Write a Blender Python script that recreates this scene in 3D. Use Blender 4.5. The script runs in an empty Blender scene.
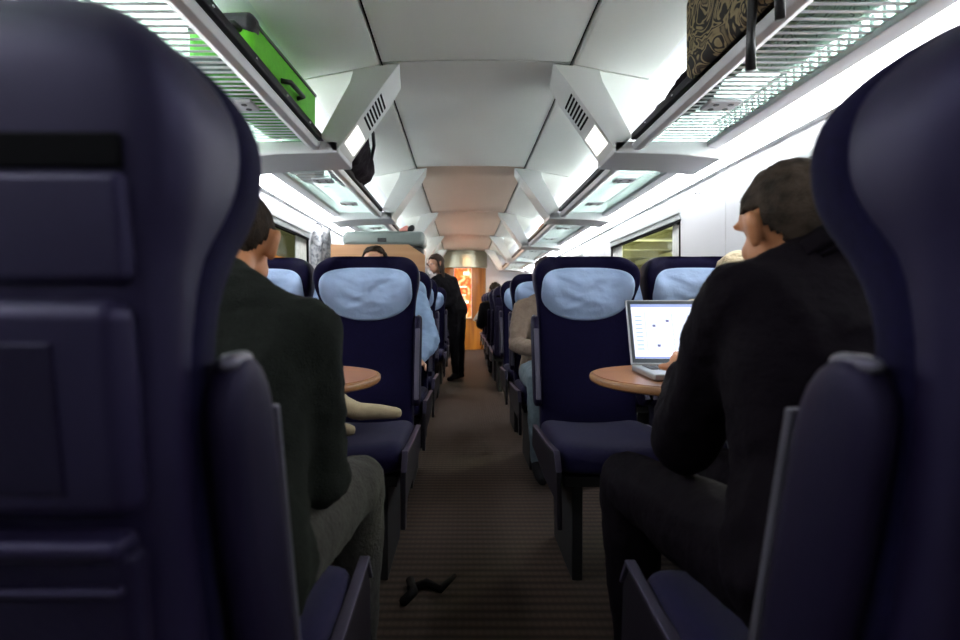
import bpy, bmesh, math, random
from mathutils import Vector, Matrix, noise
random.seed(7)
C = bpy.context.scene.collection
PI = math.pi
V = Vector

# ------------------------------------------------------------------ helpers
def tag(o, label=None, cat=None, group=None, kind=None):
    if label: o['label'] = label
    if cat: o['category'] = cat
    if group: o['group'] = group
    if kind: o['kind'] = kind
    return o

def empty(name, loc=(0, 0, 0), rz=0.0):
    o = bpy.data.objects.new(name, None)
    o.empty_display_size = 0.1
    C.objects.link(o)
    o.location = loc
    o.rotation_euler = (0, 0, rz)
    return o

def obj(name, bm, mat, parent=None, smooth=False, loc=None):
    me = bpy.data.meshes.new(name)
    bmesh.ops.recalc_face_normals(bm, faces=bm.faces)
    bm.to_mesh(me); bm.free()
    if isinstance(mat, (list, tuple)):
        for m in mat: me.materials.append(m)
    else:
        me.materials.append(mat)
    if smooth:
        for p in me.polygons: p.use_smooth = True
    o = bpy.data.objects.new(name, me)
    C.objects.link(o)
    if parent: o.parent = parent
    if loc: o.location = loc
    return o

def box(bm, x0, x1, y0, y1, z0, z1, mi=0):
    vs = [bm.verts.new((x, y, z)) for z in (z0, z1) for y in (y0, y1) for x in (x0, x1)]
    for f in ((0, 2, 3, 1), (4, 5, 7, 6), (0, 1, 5, 4), (2, 6, 7, 3), (0, 4, 6, 2), (1, 3, 7, 5)):
        fa = bm.faces.new([vs[i] for i in f]); fa.material_index = mi
    return vs

def prism(bm, pts, axis, a0, a1, mi=0):
    """polygon pts (2D) extruded along axis. y: pts=(x,z); x: pts=(y,z); z: pts=(x,y)"""
    def P(p, a):
        return {'y': (p[0], a, p[1]), 'x': (a, p[0], p[1]), 'z': (p[0], p[1], a)}[axis]
    A = [bm.verts.new(P(p, a0)) for p in pts]; B = [bm.verts.new(P(p, a1)) for p in pts]
    n = len(pts)
    fs = [bm.faces.new(A), bm.faces.new(B[::-1])]
    for i in range(n):
        fs.append(bm.faces.new((A[i], A[(i + 1) % n], B[(i + 1) % n], B[i])))
    for f in fs: f.material_index = mi

def tube(bm, pts, r, n=10, mi=0, caps=True):
    pts = [V(p) for p in pts]
    rs = r if isinstance(r, (list, tuple)) else [r] * len(pts)
    rings = []
    for i, p in enumerate(pts):
        d = (pts[min(i + 1, len(pts) - 1)] - pts[max(i - 1, 0)]).normalized()
        u = d.cross(V((0, 0, 1)) if abs(d.z) < .95 else V((1, 0, 0))).normalized()
        w = d.cross(u)
        rings.append([bm.verts.new(p + (u * math.cos(2 * PI * k / n) + w * math.sin(2 * PI * k / n)) * rs[i]) for k in range(n)])
    for a, b in zip(rings, rings[1:]):
        for k in range(n):
            f = bm.faces.new((a[k], a[(k + 1) % n], b[(k + 1) % n], b[k])); f.material_index = mi
    if caps:
        for f in (bm.faces.new(rings[0][::-1]), bm.faces.new(rings[-1])): f.material_index = mi

ICO = None
def ico():
    global ICO
    if ICO is None:
        b = bmesh.new(); bmesh.ops.create_icosphere(b, subdivisions=2, radius=1)
        ICO = [v.co.copy() for v in b.verts]; b.free()
    return ICO

def hull(bm, spheres):
    """convex hull of spheres (centre, radius or (rx,ry,rz))"""
    vs = []
    for c, r in spheres:
        c = V(c); r = V(r) if isinstance(r, (tuple, list)) else V((r, r, r))
        for d in ico(): vs.append(bm.verts.new(c + V((d.x * r.x, d.y * r.y, d.z * r.z))))
    res = bmesh.ops.convex_hull(bm, input=vs)
    kill = [g for g in set(res['geom_interior'] + res['geom_unused']) if isinstance(g, bmesh.types.BMVert) and g.is_valid]
    bmesh.ops.delete(bm, geom=kill, context='VERTS')

def bevel(o, w=.006, seg=2):
    m = o.modifiers.new('bevel', 'BEVEL'); m.width = w; m.segments = seg; m.limit_method = 'ANGLE'
    for p in o.data.polygons: p.use_smooth = True
    w2 = o.modifiers.new('wn', 'WEIGHTED_NORMAL')
    return o

def subsurf(o, n=2):
    m = o.modifiers.new('ss', 'SUBSURF'); m.levels = n; m.render_levels = n
    for p in o.data.polygons: p.use_smooth = True
    return o

TEX = {}
def displaced(o, size, strength):
    k = size
    if k not in TEX:
        t = bpy.data.textures.new('cloth_noise', 'CLOUDS'); t.noise_scale = size; t.noise_depth = 2; TEX[k] = t
    m = o.modifiers.new('disp', 'DISPLACE'); m.texture = TEX[k]; m.strength = strength; m.mid_level = .5
    m.texture_coords = 'LOCAL'
    return o

def remesh(o, vox, smooth=4):
    m = o.modifiers.new('rm', 'REMESH'); m.mode = 'VOXEL'; m.voxel_size = vox; m.use_smooth_shade = True
    if smooth:
        s = o.modifiers.new('sm', 'SMOOTH'); s.iterations = smooth; s.factor = .5
    return o

def copy_tree(o, parent=None):
    c = o.copy(); C.objects.link(c)
    if parent: c.parent = parent
    for ch in [x for x in o.children]: copy_tree(ch, c)
    return c

# ------------------------------------------------------------------ materials
def mat(name, col, rough=.6, metal=0, noise_amt=0, nscale=30, bump=0, bscale=200, spec=.5, sheen=0, col2=None, emit=None, es=0):
    m = bpy.data.materials.new(name); m.use_nodes = True
    nt = m.node_tree; b = nt.nodes['Principled BSDF']
    b.inputs['Base Color'].default_value = (*col, 1)
    b.inputs['Roughness'].default_value = rough
    b.inputs['Metallic'].default_value = metal
    b.inputs['Specular IOR Level'].default_value = spec
    if sheen: b.inputs['Sheen Weight'].default_value = sheen
    tc = nt.nodes.new('ShaderNodeTexCoord')
    if noise_amt or col2:
        n = nt.nodes.new('ShaderNodeTexNoise'); n.inputs['Scale'].default_value = nscale; n.inputs['Detail'].default_value = 4
        nt.links.new(tc.outputs['Object'], n.inputs['Vector'])
        r = nt.nodes.new('ShaderNodeValToRGB')
        c2 = col2 or tuple(c * (1 - noise_amt) for c in col)
        r.color_ramp.elements[0].position = .35; r.color_ramp.elements[1].position = .65
        r.color_ramp.elements[0].color = (*c2, 1); r.color_ramp.elements[1].color = (*col, 1)
        nt.links.new(n.outputs['Fac'], r.inputs['Fac']); nt.links.new(r.outputs['Color'], b.inputs['Base Color'])
    if bump:
        n2 = nt.nodes.new('ShaderNodeTexNoise'); n2.inputs['Scale'].default_value = bscale; n2.inputs['Detail'].default_value = 3
        nt.links.new(tc.outputs['Object'], n2.inputs['Vector'])
        bp = nt.nodes.new('ShaderNodeBump'); bp.inputs['Strength'].default_value = bump; bp.inputs['Distance'].default_value = .01
        nt.links.new(n2.outputs['Fac'], bp.inputs['Height']); nt.links.new(bp.outputs['Normal'], b.inputs['Normal'])
    if emit:
        b.inputs['Emission Color'].default_value = (*emit, 1); b.inputs['Emission Strength'].default_value = es
    return m

M = {}
M['ceil'] = mat('ceiling_panel', (.70, .725, .68), .42, noise_amt=.03, nscale=2)
M['ceil_warm'] = mat('ceiling_panel_warm_light', (.58, .46, .36), .42, noise_amt=.03, nscale=2)  # far panels: warm lighting painted into the ceiling colour
M['white'] = mat('white_wall_panel', (.60, .61, .64), .4, noise_amt=.02, nscale=3)
M['dark_gap'] = mat('dark_gap', (.003, .003, .004), .8, spec=.05)
M['grey'] = mat('grey_profile', (.42, .45, .45), .38, metal=.1)
M['lgrey'] = mat('light_grey_plastic', (.52, .53, .54), .4)
M['bracket'] = mat('bracket_grey', (.60, .62, .60), .45)
M['rubber'] = mat('black_rubber', (.006, .004, .009), .5, spec=.3)
M['shell'] = mat('navy_shell', (.0060, .0038, .018), .52, noise_amt=.15, nscale=6, spec=.4)
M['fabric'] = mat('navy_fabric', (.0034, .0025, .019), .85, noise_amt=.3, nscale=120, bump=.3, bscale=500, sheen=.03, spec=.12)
M['fabric_lit'] = mat('navy_fabric_lit', (.0068, .0052, .030), .8, noise_amt=.25, nscale=120, bump=.3, bscale=500, sheen=.06, spec=.12)  # lit copy of the navy fabric, cushion highlights put into the colour
M['cover'] = mat('light_blue_cover', (.30, .405, .61), .85, noise_amt=.08, nscale=14, bump=.5, bscale=22)
M['pad'] = mat('armrest_pad', (.0042, .0026, .012), .6, spec=.25, bump=.15, bscale=300)
M['tip'] = mat('armrest_tip_grey', (.055, .052, .065), .4)
M['trim'] = mat('seat_trim_metal', (.055, .048, .075), .4, metal=.4)
M['darkmetal'] = mat('dark_metal', (.005, .005, .007), .6, metal=.1)
M['chrome'] = mat('chrome', (.6, .6, .62), .2, metal=1)
M['black'] = mat('black_cloth', (.003, .0025, .004), .9, spec=.15, noise_amt=.2, nscale=60, bump=.3, bscale=150)
M['suit'] = mat('black_suit_cloth', (.0018, .0012, .0022), .8, bump=.25, bscale=60, spec=.10)
M['sweater'] = mat('dark_green_grey_knit', (.0080, .0098, .0080), .95, spec=.15, noise_amt=.3, nscale=150, bump=.5, bscale=350)
M['trouser'] = mat('grey_trouser', (.022, .020, .018), .95, noise_amt=.35, nscale=60, bump=.5, bscale=120)
M['shirt'] = mat('light_blue_shirt', (.20, .29, .44), .85, noise_amt=.12, nscale=20, bump=.3, bscale=30)
M['beige'] = mat('beige_knit', (.20, .145, .11), .9, noise_amt=.15, nscale=60, bump=.4, bscale=120)
M['cream'] = mat('cream_fleece', (.45, .37, .25), .95, noise_amt=.2, nscale=50, bump=.5, bscale=120)
M['sock'] = mat('cream_tights', (.34, .27, .17), .9, noise_amt=.1, nscale=40, bump=.2, bscale=200)
M['jeans'] = mat('pale_denim', (.12, .16, .19), .9, noise_amt=.2, nscale=50)
M['skin'] = mat('skin', (.46, .19, .085), .5, noise_amt=.08, nscale=20)
M['skin_pale'] = mat('skin_pale', (.50, .25, .16), .5, noise_amt=.06, nscale=20)
M['hair_dark'] = mat('dark_brown_hair', (.022, .012, .006), .8, noise_amt=.5, nscale=60, bump=.35, bscale=200, spec=.2)
M['hair_grey'] = mat('greying_dark_hair', (.050, .034, .024), .8, col2=(.014, .009, .006), nscale=30, bump=.35, bscale=220, spec=.2)
M['hair_brown'] = mat('brown_hair', (.035, .016, .008), .7, noise_amt=.5, nscale=60, bump=.6, bscale=120)
M['hair_blond'] = mat('blond_hair', (.70, .56, .36), .7, noise_amt=.25, nscale=60, bump=.7, bscale=120)
M['eye'] = mat('eye_white', (.8, .8, .78), .2)
M['eyed'] = mat('eye_dark', (.02, .015, .01), .15)
M['lip'] = mat('lip', (.42, .13, .11), .5)
M['laptop'] = mat('laptop_grey', (.35, .36, .38), .35, metal=.5)
M['laptop_black'] = mat('laptop_bezel', (.02, .03, .04), .4)
M['key'] = mat('key_black', (.03, .03, .03), .5)
M['cardboard'] = mat('cardboard', (.30, .16, .07), .85, noise_amt=.1, nscale=20)
M['lime'] = mat('lime_green_fabric', (.12, .55, .012), .55, noise_amt=.1, nscale=40)
M['case'] = mat('grey_green_hard_case', (.19, .23, .22), .4, noise_amt=.1, nscale=10)
M['blackp'] = mat('black_plastic', (.012, .012, .014), .35)
M['plum'] = mat('dark_plum_cloth', (.009, .004, .009), .9, spec=.2, bump=.5, bscale=60)
M['paper'] = mat('white_paper', (.8, .8, .78), .7)
M['orange'] = mat('orange_red_cloth', (.75, .16, .05), .7)
M['pink'] = mat('pink_cloth', (.75, .30, .25), .7)
M['olive'] = mat('olive_painted_steel', (.13, .125, .055), .6)
M['canopy'] = mat('canopy_panel', (.60, .58, .40), .7)
M['canopy_dark'] = mat('dark_olive_canopy', (.20, .20, .12), .7)
M['ground'] = mat('asphalt', (.05, .05, .05), .9)
M['num'] = mat('grey_print', (.30, .35, .45), .5)
M['lamp'] = mat('lamp_diffuser', (.9, .9, .9), .4, emit=(.96, .98, 1.0), es=6.0)
M['uplamp'] = mat('uplight_diffuser', (.9, .9, .9), .4, emit=(.95, 1.0, .95), es=5.5)
M['spot'] = mat('spot_lamp', (.9, .9, .9), .4, emit=(1, .98, .9), es=.45)
M['outlamp'] = mat('station_lamp', (.9, .9, .8), .4, emit=(1, .95, .7), es=90)
M['orange_lit'] = mat('orange_lit_panel', (.8, .3, .03), .5, emit=(1, .28, .03), es=.16)

for k_ in ('shell', 'fabric', 'fabric_lit', 'pad', 'suit', 'trim', 'tip'):
    M[k_].node_tree.nodes['Principled BSDF'].inputs['Specular Tint'].default_value = {'suit': (.75, .6, .8, 1)}.get(k_, (.62, .58, 1.0, 1))

def wood(name, c1, c2, scale, axis, rough=.35):
    m = bpy.data.materials.new(name); m.use_nodes = True
    nt = m.node_tree; b = nt.nodes['Principled BSDF']; b.inputs['Roughness'].default_value = rough
    tc = nt.nodes.new('ShaderNodeTexCoord'); mp = nt.nodes.new('ShaderNodeMapping')
    sc = [12, 12, 12]; sc[axis] = .8; mp.inputs['Scale'].default_value = sc
    n = nt.nodes.new('ShaderNodeTexNoise'); n.inputs['Scale'].default_value = scale; n.inputs['Detail'].default_value = 5
    r = nt.nodes.new('ShaderNodeValToRGB'); r.color_ramp.elements[0].position = .35; r.color_ramp.elements[1].position = .65
    r.color_ramp.elements[0].color = (*c1, 1); r.color_ramp.elements[1].color = (*c2, 1)
    nt.links.new(tc.outputs['Object'], mp.inputs['Vector']); nt.links.new(mp.outputs['Vector'], n.inputs['Vector'])
    nt.links.new(n.outputs['Fac'], r.inputs['Fac']); nt.links.new(r.outputs['Color'], b.inputs['Base Color'])
    return m
M['table'] = wood('table_wood', (.27, .105, .042), (.32, .135, .058), 1.2, 0, .3)
M['table_edge'] = wood('table_edge_wood', (.24, .105, .04), (.29, .14, .055), 1.2, 0, .4)
M['pillar'] = wood('warm_pillar_wood', (.20, .068, .008), (.36, .14, .018), 1.0, 2, .35)

def carpet():
    m = bpy.data.materials.new('ribbed_carpet'); m.use_nodes = True
    nt = m.node_tree; b = nt.nodes['Principled BSDF']; b.inputs['Roughness'].default_value = .9; b.inputs['Specular IOR Level'].default_value = .3
    tc = nt.nodes.new('ShaderNodeTexCoord'); sp = nt.nodes.new('ShaderNodeSeparateXYZ')
    nt.links.new(tc.outputs['Object'], sp.inputs[0])
    def mth(op, a, bb=None):
        n = nt.nodes.new('ShaderNodeMath'); n.operation = op
        for i, v in enumerate((a, bb)):
            if v is None: continue
            if isinstance(v, (int, float)): n.inputs[i].default_value = v
            else: nt.links.new(v, n.inputs[i])
        return n.outputs[0]
    row = mth('SINE', mth('MULTIPLY', sp.outputs['Y'], 2 * PI / .045))
    row = mth('MULTIPLY', mth('ADD', row, 1), .5)
    dots = mth('SINE', mth('MULTIPLY', sp.outputs['X'], 2 * PI / .022))
    dots = mth('MULTIPLY', mth('ADD', dots, 1), .5)
    f = mth('ADD', mth('MULTIPLY', row, .7), mth('MULTIPLY', mth('MULTIPLY', dots, row), .3))
    nz = nt.nodes.new('ShaderNodeTexNoise'); nz.inputs['Scale'].default_value = 150
    nt.links.new(tc.outputs['Object'], nz.inputs['Vector'])
    f = mth('ADD', mth('MULTIPLY', f, .8), mth('MULTIPLY', nz.outputs['Fac'], .3))
    r = nt.nodes.new('ShaderNodeValToRGB')
    r.color_ramp.elements[0].position = .1; r.color_ramp.elements[1].position = .95
    r.color_ramp.elements[0].color = (.015, .0085, .0072, 1); r.color_ramp.elements[1].color = (.054, .034, .025, 1)
    nt.links.new(f, r.inputs['Fac']); nt.links.new(r.outputs['Color'], b.inputs['Base Color'])
    bp = nt.nodes.new('ShaderNodeBump'); bp.inputs['Strength'].default_value = .4; bp.inputs['Distance'].default_value = .006
    nt.links.new(f, bp.inputs['Height']); nt.links.new(bp.outputs['Normal'], b.inputs['Normal'])
    return m
M['carpet'] = carpet()

def ramp_pattern(name, kind, scale, stops, rough=.7, dist=0, emit=0):
    """patterned surface: noise / voronoi / wave driven colours"""
    m = bpy.data.materials.new(name); m.use_nodes = True
    nt = m.node_tree; b = nt.nodes['Principled BSDF']; b.inputs['Roughness'].default_value = rough
    tc = nt.nodes.new('ShaderNodeTexCoord')
    if kind == 'wave':
        n = nt.nodes.new('ShaderNodeTexWave'); n.inputs['Distortion'].default_value = dist; n.inputs['Detail'].default_value = 1.5
        n.inputs['Detail Scale'].default_value = 1.2; out = n.outputs['Fac']
    elif kind == 'noise':
        n = nt.nodes.new('ShaderNodeTexNoise'); n.inputs['Distortion'].default_value = dist; n.inputs['Detail'].default_value = 1; out = n.outputs['Fac']
    else:
        n = nt.nodes.new('ShaderNodeTexVoronoi'); n.feature = 'DISTANCE_TO_EDGE'; out = n.outputs['Distance']
    n.inputs['Scale'].default_value = scale
    nt.links.new(tc.outputs['Object'], n.inputs['Vector'])
    r = nt.nodes.new('ShaderNodeValToRGB'); els = r.color_ramp.elements
    while len(els) < len(stops): els.new(.5)
    for e, (p, c) in zip(els, stops): e.position = p; e.color = (*c, 1)
    nt.links.new(out, r.inputs['Fac']); nt.links.new(r.outputs['Color'], b.inputs['Base Color'])
    if emit:
        nt.links.new(r.outputs['Color'], b.inputs['Emission Color']); b.inputs['Emission Strength'].default_value = emit
    return m
M['scroll'] = ramp_pattern('scroll_pattern_fabric', 'noise', 7, [(.36, (.006, .004, .003)), (.38, (.26, .20, .10)), (.43, (.32, .25, .13)), (.45, (.006, .004, .003)), (.50, (.008, .005, .003)), (.52, (.32, .25, .13)), (.57, (.26, .20, .10)), (.59, (.006, .004, .003)), (.66, (.18, .14, .07))], dist=2.2)
M['doodle'] = ramp_pattern('doodle_plastic', 'wave', 8, [(0, (.75, .77, .76)), (.62, (.72, .74, .73)), (.70, (.05, .06, .06)), (.78, (.06, .07, .07)), (.86, (.78, .8, .78))], dist=18, rough=.3)
M['check'] = ramp_pattern('grey_patterned_cloth', 'noise', 18, [(.35, (.10, .10, .12)), (.48, (.24, .25, .27)), (.6, (.38, .38, .40))], dist=1.2)
M['stripe'] = ramp_pattern('newsprint', 'wave', 30, [(0, (.12, .13, .13)), (.5, (.25, .27, .27)), (.6, (.75, .77, .75))], dist=3)
M['curtain'] = mat('curtain_cloth', (.50, .50, .46), .9, noise_amt=.2, nscale=30)
M['curtain_r'] = mat('window_curtain_cloth', (.58, .58, .56), .9, noise_amt=.15, nscale=30)

def glass(name, tint, alpha_refl=.08):
    m = bpy.data.materials.new(name); m.use_nodes = True
    nt = m.node_tree; nt.nodes.remove(nt.nodes['Principled BSDF'])
    out = nt.nodes['Material Output']
    t = nt.nodes.new('ShaderNodeBsdfTransparent'); t.inputs['Color'].default_value = (*tint, 1)
    g = nt.nodes.new('ShaderNodeBsdfGlossy'); g.inputs['Roughness'].default_value = .03
    mx = nt.nodes.new('ShaderNodeMixShader'); mx.inputs[0].default_value = alpha_refl
    nt.links.new(t.outputs[0], mx.inputs[1]); nt.links.new(g.outputs[0], mx.inputs[2]); nt.links.new(mx.outputs[0], out.inputs[0])
    return m
M['glass'] = glass('window_glass', (.85, .9, .85))
M['rackglass'] = glass('rack_glass', (.78, .90, .84), .10)

# ------------------------------------------------------------------ camera
cam = bpy.data.cameras.new('camera'); camo = bpy.data.objects.new('camera', cam); C.objects.link(camo)
camo.location = (-.07, 0, 1.0); camo.rotation_euler = (PI / 2, 0, 0)
cam.sensor_width = 36; cam.lens = 533 / 960 * 36
cam.shift_x = 17 / 960; cam.shift_y = -14 / 960
cam.clip_start = .02
cam.dof.use_dof = True; cam.dof.focus_distance = 2.4; cam.dof.aperture_fstop = 3.0
bpy.context.scene.camera = camo

# ------------------------------------------------------------------ shell
Y0, Y1 = -2.6, 12.6
W = 1.40
CZ = 2.27
FR = [-1.55, .62, 2.78, 4.88, 7.2, 9.6, 11.9]      # portal frames

def struct(name, bm, m, parent=None, smooth=False):
    o = obj(name, bm, m, parent, smooth)
    if not parent: o['kind'] = 'structure'
    return o

bm = bmesh.new(); box(bm, -W, W, Y0, Y1, -.06, 0); struct('floor', bm, M['carpet'])

WIN = {1: [(-2.3, -.5), (.7, 2.4), (3.6, 5.3), (6.5, 8.2), (9.4, 11.1)], -1: [(-2.1, -.8), (0.0, 1.7), (2.9, 4.6), (5.8, 7.5), (8.7, 10.4)]}
WZ0, WZ1 = .82, 1.66
wn = 0
for s, side in ((-1, 'left'), (1, 'right')):
    bm = bmesh.new()
    def wb(y0, y1, z0, z1): box(bm, min(s * W, s * (W + .1)), max(s * W, s * (W + .1)), y0, y1, z0, z1)
    wb(Y0, Y1, -.06, WZ0); wb(Y0, Y1, WZ1, 1.90)
    last = Y0
    for a, b in WIN[s]:
        wb(last, a, WZ0, WZ1); last = b
    wb(last, Y1, WZ0, WZ1)
    # vertical panel joint ribs on the pillars
    wall = struct('wall_' + side, bm, M['white'])
    bm = bmesh.new()
    last = Y0
    for a, b in WIN[s] + [(Y1, Y1)]:
        for y in (last + .22, last + .58):
            if y < a - .1 and y > Y0 + .3: box(bm, s * (W - .0015) if s > 0 else -W, s * W if s > 0 else -(W - .0015), y, y + .006, .5, 1.74)
        last = b
    jo = struct('panel_joint', bm, M['lgrey'], wall)
    # upper vault from wall to side ceiling
    bm = bmesh.new()
    prof = [(W, 1.88), (W + .01, 1.96), (1.36, 2.05), (1.26, 2.13), (1.10, 2.18), (.93, 2.20), (.86, 2.21)]
    out = [(p[0] + .03, p[1] + .06) for p in prof]
    poly = [(s * x, z) for x, z in prof + out[::-1]]
    prism(bm, poly, 'y', Y0, Y1)
    struct('ceiling', bm, M['white'])
    # baseboard heater duct
    bm = bmesh.new(); box(bm, min(s * (W - .09), s * W), max(s * (W - .09), s * W), Y0, Y1, 0, .14)
    struct('baseboard_' + side, bm, M['grey'])
    # windows
    for a, b in WIN[s]:
        wn += 1
        root = empty('window_%d' % wn, (s * W, (a + b) / 2, WZ0)); root['kind'] = 'structure'
        h = (b - a) / 2; H = WZ1 - WZ0
        def sx(p, q): return (min(s * p, s * q), max(s * p, s * q))
        bm = bmesh.new()
        x0, x1 = sx(.0, .09)
        box(bm, x0, x1, -h, -h + .03, 0, H); box(bm, x0, x1, h - .03, h, 0, H); box(bm, x0, x1, -h + .03, h - .03, 0, .03)
        obj('window_frame', bm, M['dark_gap'], root)
        bm = bmesh.new(); x0, x1 = sx(-.016, .06); box(bm, x0, x1, -h + .0, h - .0, H - .035, H + .0)
        box(bm, *sx(-.008, .03), -h, h, H - .075, H - .035)
        bevel(obj('blind_housing', bm, M['grey'], root), .004)
        bm = bmesh.new(); box(bm, *sx(-.004, .028), -h, h, H - .092, H - .075); obj('blind_bar', bm, M['dark_gap'], root)
        bm = bmesh.new(); box(bm, *sx(.055, .061), -h + .03, h - .03, .03, H - .08); obj('glass_pane', bm, M['glass'], root)
        for e in (1, -1):
            bm = bmesh.new()
            wdt = .30 if (s < 0 or e > 0) else .16
            n = 40; pts = []
            for i in range(n + 1):
                t = i / n
                pts.append((s * (.022 + .010 * math.sin(t * 9 * 2 * PI)), e * (h - .01) - e * t * wdt))
            ra = [bm.verts.new((x, y, .02)) for x, y in pts]; rb = [bm.verts.new((x, y, H - .08)) for x, y in pts]
            for i in range(n): bm.faces.new((ra[i], ra[i + 1], rb[i + 1], rb[i]))
            c = obj('curtain', bm, M['curtain'] if s < 0 else M['curtain_r'], root, True)
            sm = c.modifiers.new('s', 'SOLIDIFY'); sm.thickness = .002
        if s > 0:
            pass
bm = bmesh.new(); box(bm, -W, W, Y0 - .1, Y0, -.06, 2.4); struct('wall_rear', bm, M['lgrey'])
bm = bmesh.new(); box(bm, -W, W, Y1, Y1 + .1, -.06, 2.4); struct('wall_far', bm, M['white'])

# ceiling: dark backing, centre panels with shadow gaps, side panels per bay
bm = bmesh.new(); box(bm, -.92, .92, Y0, Y1, CZ + .035, CZ + .06); struct('ceiling', bm, M['dark_gap'])
for i in range(len(FR)):
    a = FR[i] + .006; b = (FR[i + 1] if i + 1 < len(FR) else Y1) - .006
    bm = bmesh.new()
    n = 10; prof = []
    for k in range(n + 1):
        x = -.492 + .984 * k / n
        prof.append((x, CZ + .012 * (1 - (x / .492) ** 2)))
    poly = prof + [(x, z + .012) for x, z in prof[::-1]]
    prism(bm, poly, 'y', a, b)
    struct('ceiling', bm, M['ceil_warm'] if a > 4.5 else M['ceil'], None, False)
    for s in (-1, 1):
        bm = bmesh.new()
        poly = [(s * .506, CZ - .012), (s * .520, CZ - .018), (s * .90, CZ - .088), (s * .905, CZ - .075), (s * .90, CZ - .04), (s * .506, CZ + .02)]
        prism(bm, poly, 'y', a + .002, b - .002)
        struct('ceiling', bm, M['ceil'])

# portal frames: brackets, cross box, vents and lamps
def make_bracket():
    t = empty('rack_bracket')
    bm = bmesh.new()
    F = [(.40, CZ - .004), (.64, CZ - .03), (.66, 2.17), (.815, 1.885), (.735, 1.80), (.477, 2.165)]
    Bk = [(.43, CZ - .004), (.64, CZ - .03), (.66, 2.17), (.815, 1.885), (.740, 1.80), (.487, 2.165)]
    a = [bm.verts.new((x, 0, z)) for x, z in F]; b = [bm.verts.new((x, .32, z)) for x, z in Bk]
    bm.faces.new(a); bm.faces.new(b[::-1])
    for i in range(6): bm.faces.new((a[i], a[(i + 1) % 6], b[(i + 1) % 6], b[i]))
    bevel(obj('bracket_body', bm, M['bracket'], t), .004)
    # vent slots and lamp on the slanted under face, between A(.477,2.165) and D(.735,1.80)
    A = V((.477, 0, 2.165)); D = V((.735, 0, 1.80)); A2 = V((.487, .32, 2.165)); D2 = V((.740, .32, 1.80))
    def P(u, v, off):
        p0 = A.lerp(D, u); p1 = A2.lerp(D2, u); p = p0.lerp(p1, v)
        return p + V((-.82, -.02, -.57)).normalized() * off
    bm = bmesh.new()
    for k in range(7):
        u = .10 + k * .055
        q = [P(u, .15, .0015), P(u + .028, .15, .0015), P(u + .028, .8, .0015), P(u, .8, .0015)]
        q2 = [P(u, .15, -.004), P(u + .028, .15, -.004), P(u + .028, .8, -.004), P(u, .8, -.004)]
        va = [bm.verts.new(p) for p in q]; vb = [bm.verts.new(p) for p in q2]
        bm.faces.new(va); bm.faces.new(vb[::-1])
        for i in range(4): bm.faces.new((va[i], va[(i + 1) % 4], vb[(i + 1) % 4], vb[i]))
    obj('vent_slots', bm, M['dark_gap'], t)
    bm = bmesh.new()
    q = [P(.58, .1, .004), P(.84, .1, .004), P(.84, .85, .004), P(.58, .85, .004)]
    q2 = [P(.58, .1, -.004), P(.84, .1, -.004), P(.84, .85, -.004), P(.58, .85, -.004)]
    va = [bm.verts.new(p) for p in q]; vb = [bm.verts.new(p) for p in q2]
    bm.faces.new(va); bm.faces.new(vb[::-1])
    for i in range(4): bm.faces.new((va[i], va[(i + 1) % 4], vb[(i + 1) % 4], vb[i]))
    obj('aisle_lamp', bm, M['spot'], t)
    bm = bmesh.new()
    pts = [(.72, 1.80), (.72, 1.862), (1.22, 1.862), (1.30, 1.80), (1.28, 1.765), (1.05, 1.790)]
    prism(bm, pts, 'y', .0, .35)
    bevel(obj('cross_box', bm, M['lgrey'], t), .008)
    return t
brR = make_bracket()
def mirror_mesh_tree(src):
    r = empty(src.name.split('.')[0])
    for ch in src.children:
        me = ch.data.copy(); me.transform(Matrix.Scale(-1, 4, (1, 0, 0))); me.flip_normals()
        o = bpy.data.objects.new(ch.name.split('.')[0], me); C.objects.link(o); o.parent = r
        for m in ch.modifiers:
            if m.type == 'BEVEL': bevel(o, m.width)
    return r
brL = mirror_mesh_tree(brR)
ordn = {2.78: 'nearest the camera', 4.88: 'second from the camera', 7.2: 'third from the camera', 9.6: 'fourth from the camera', 11.9: 'farthest from the camera', .62: 'above the foreground seats'}
for y in FR[1:]:
    for s, br in ((1, brR), (-1, brL)):
        o = br if y == FR[2] else None
        if o is None:
            o = copy_tree(br)
            for ch in list(o.children):
                if y > 4 and ch.name.split('.')[0] in ('vent_slots', 'aisle_lamp'): bpy.data.objects.remove(ch)
        o.location = (0, y, 0)
        wh = {2.78: 'with vent slots and lit lamp, ', 4.88: 'with shaded face, '}.get(y, '')
        tag(o, 'grey rack bracket %son the %s side, %s' % (wh, 'right' if s > 0 else 'left', ordn[y]), 'bracket', 'luggage rack brackets')

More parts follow.
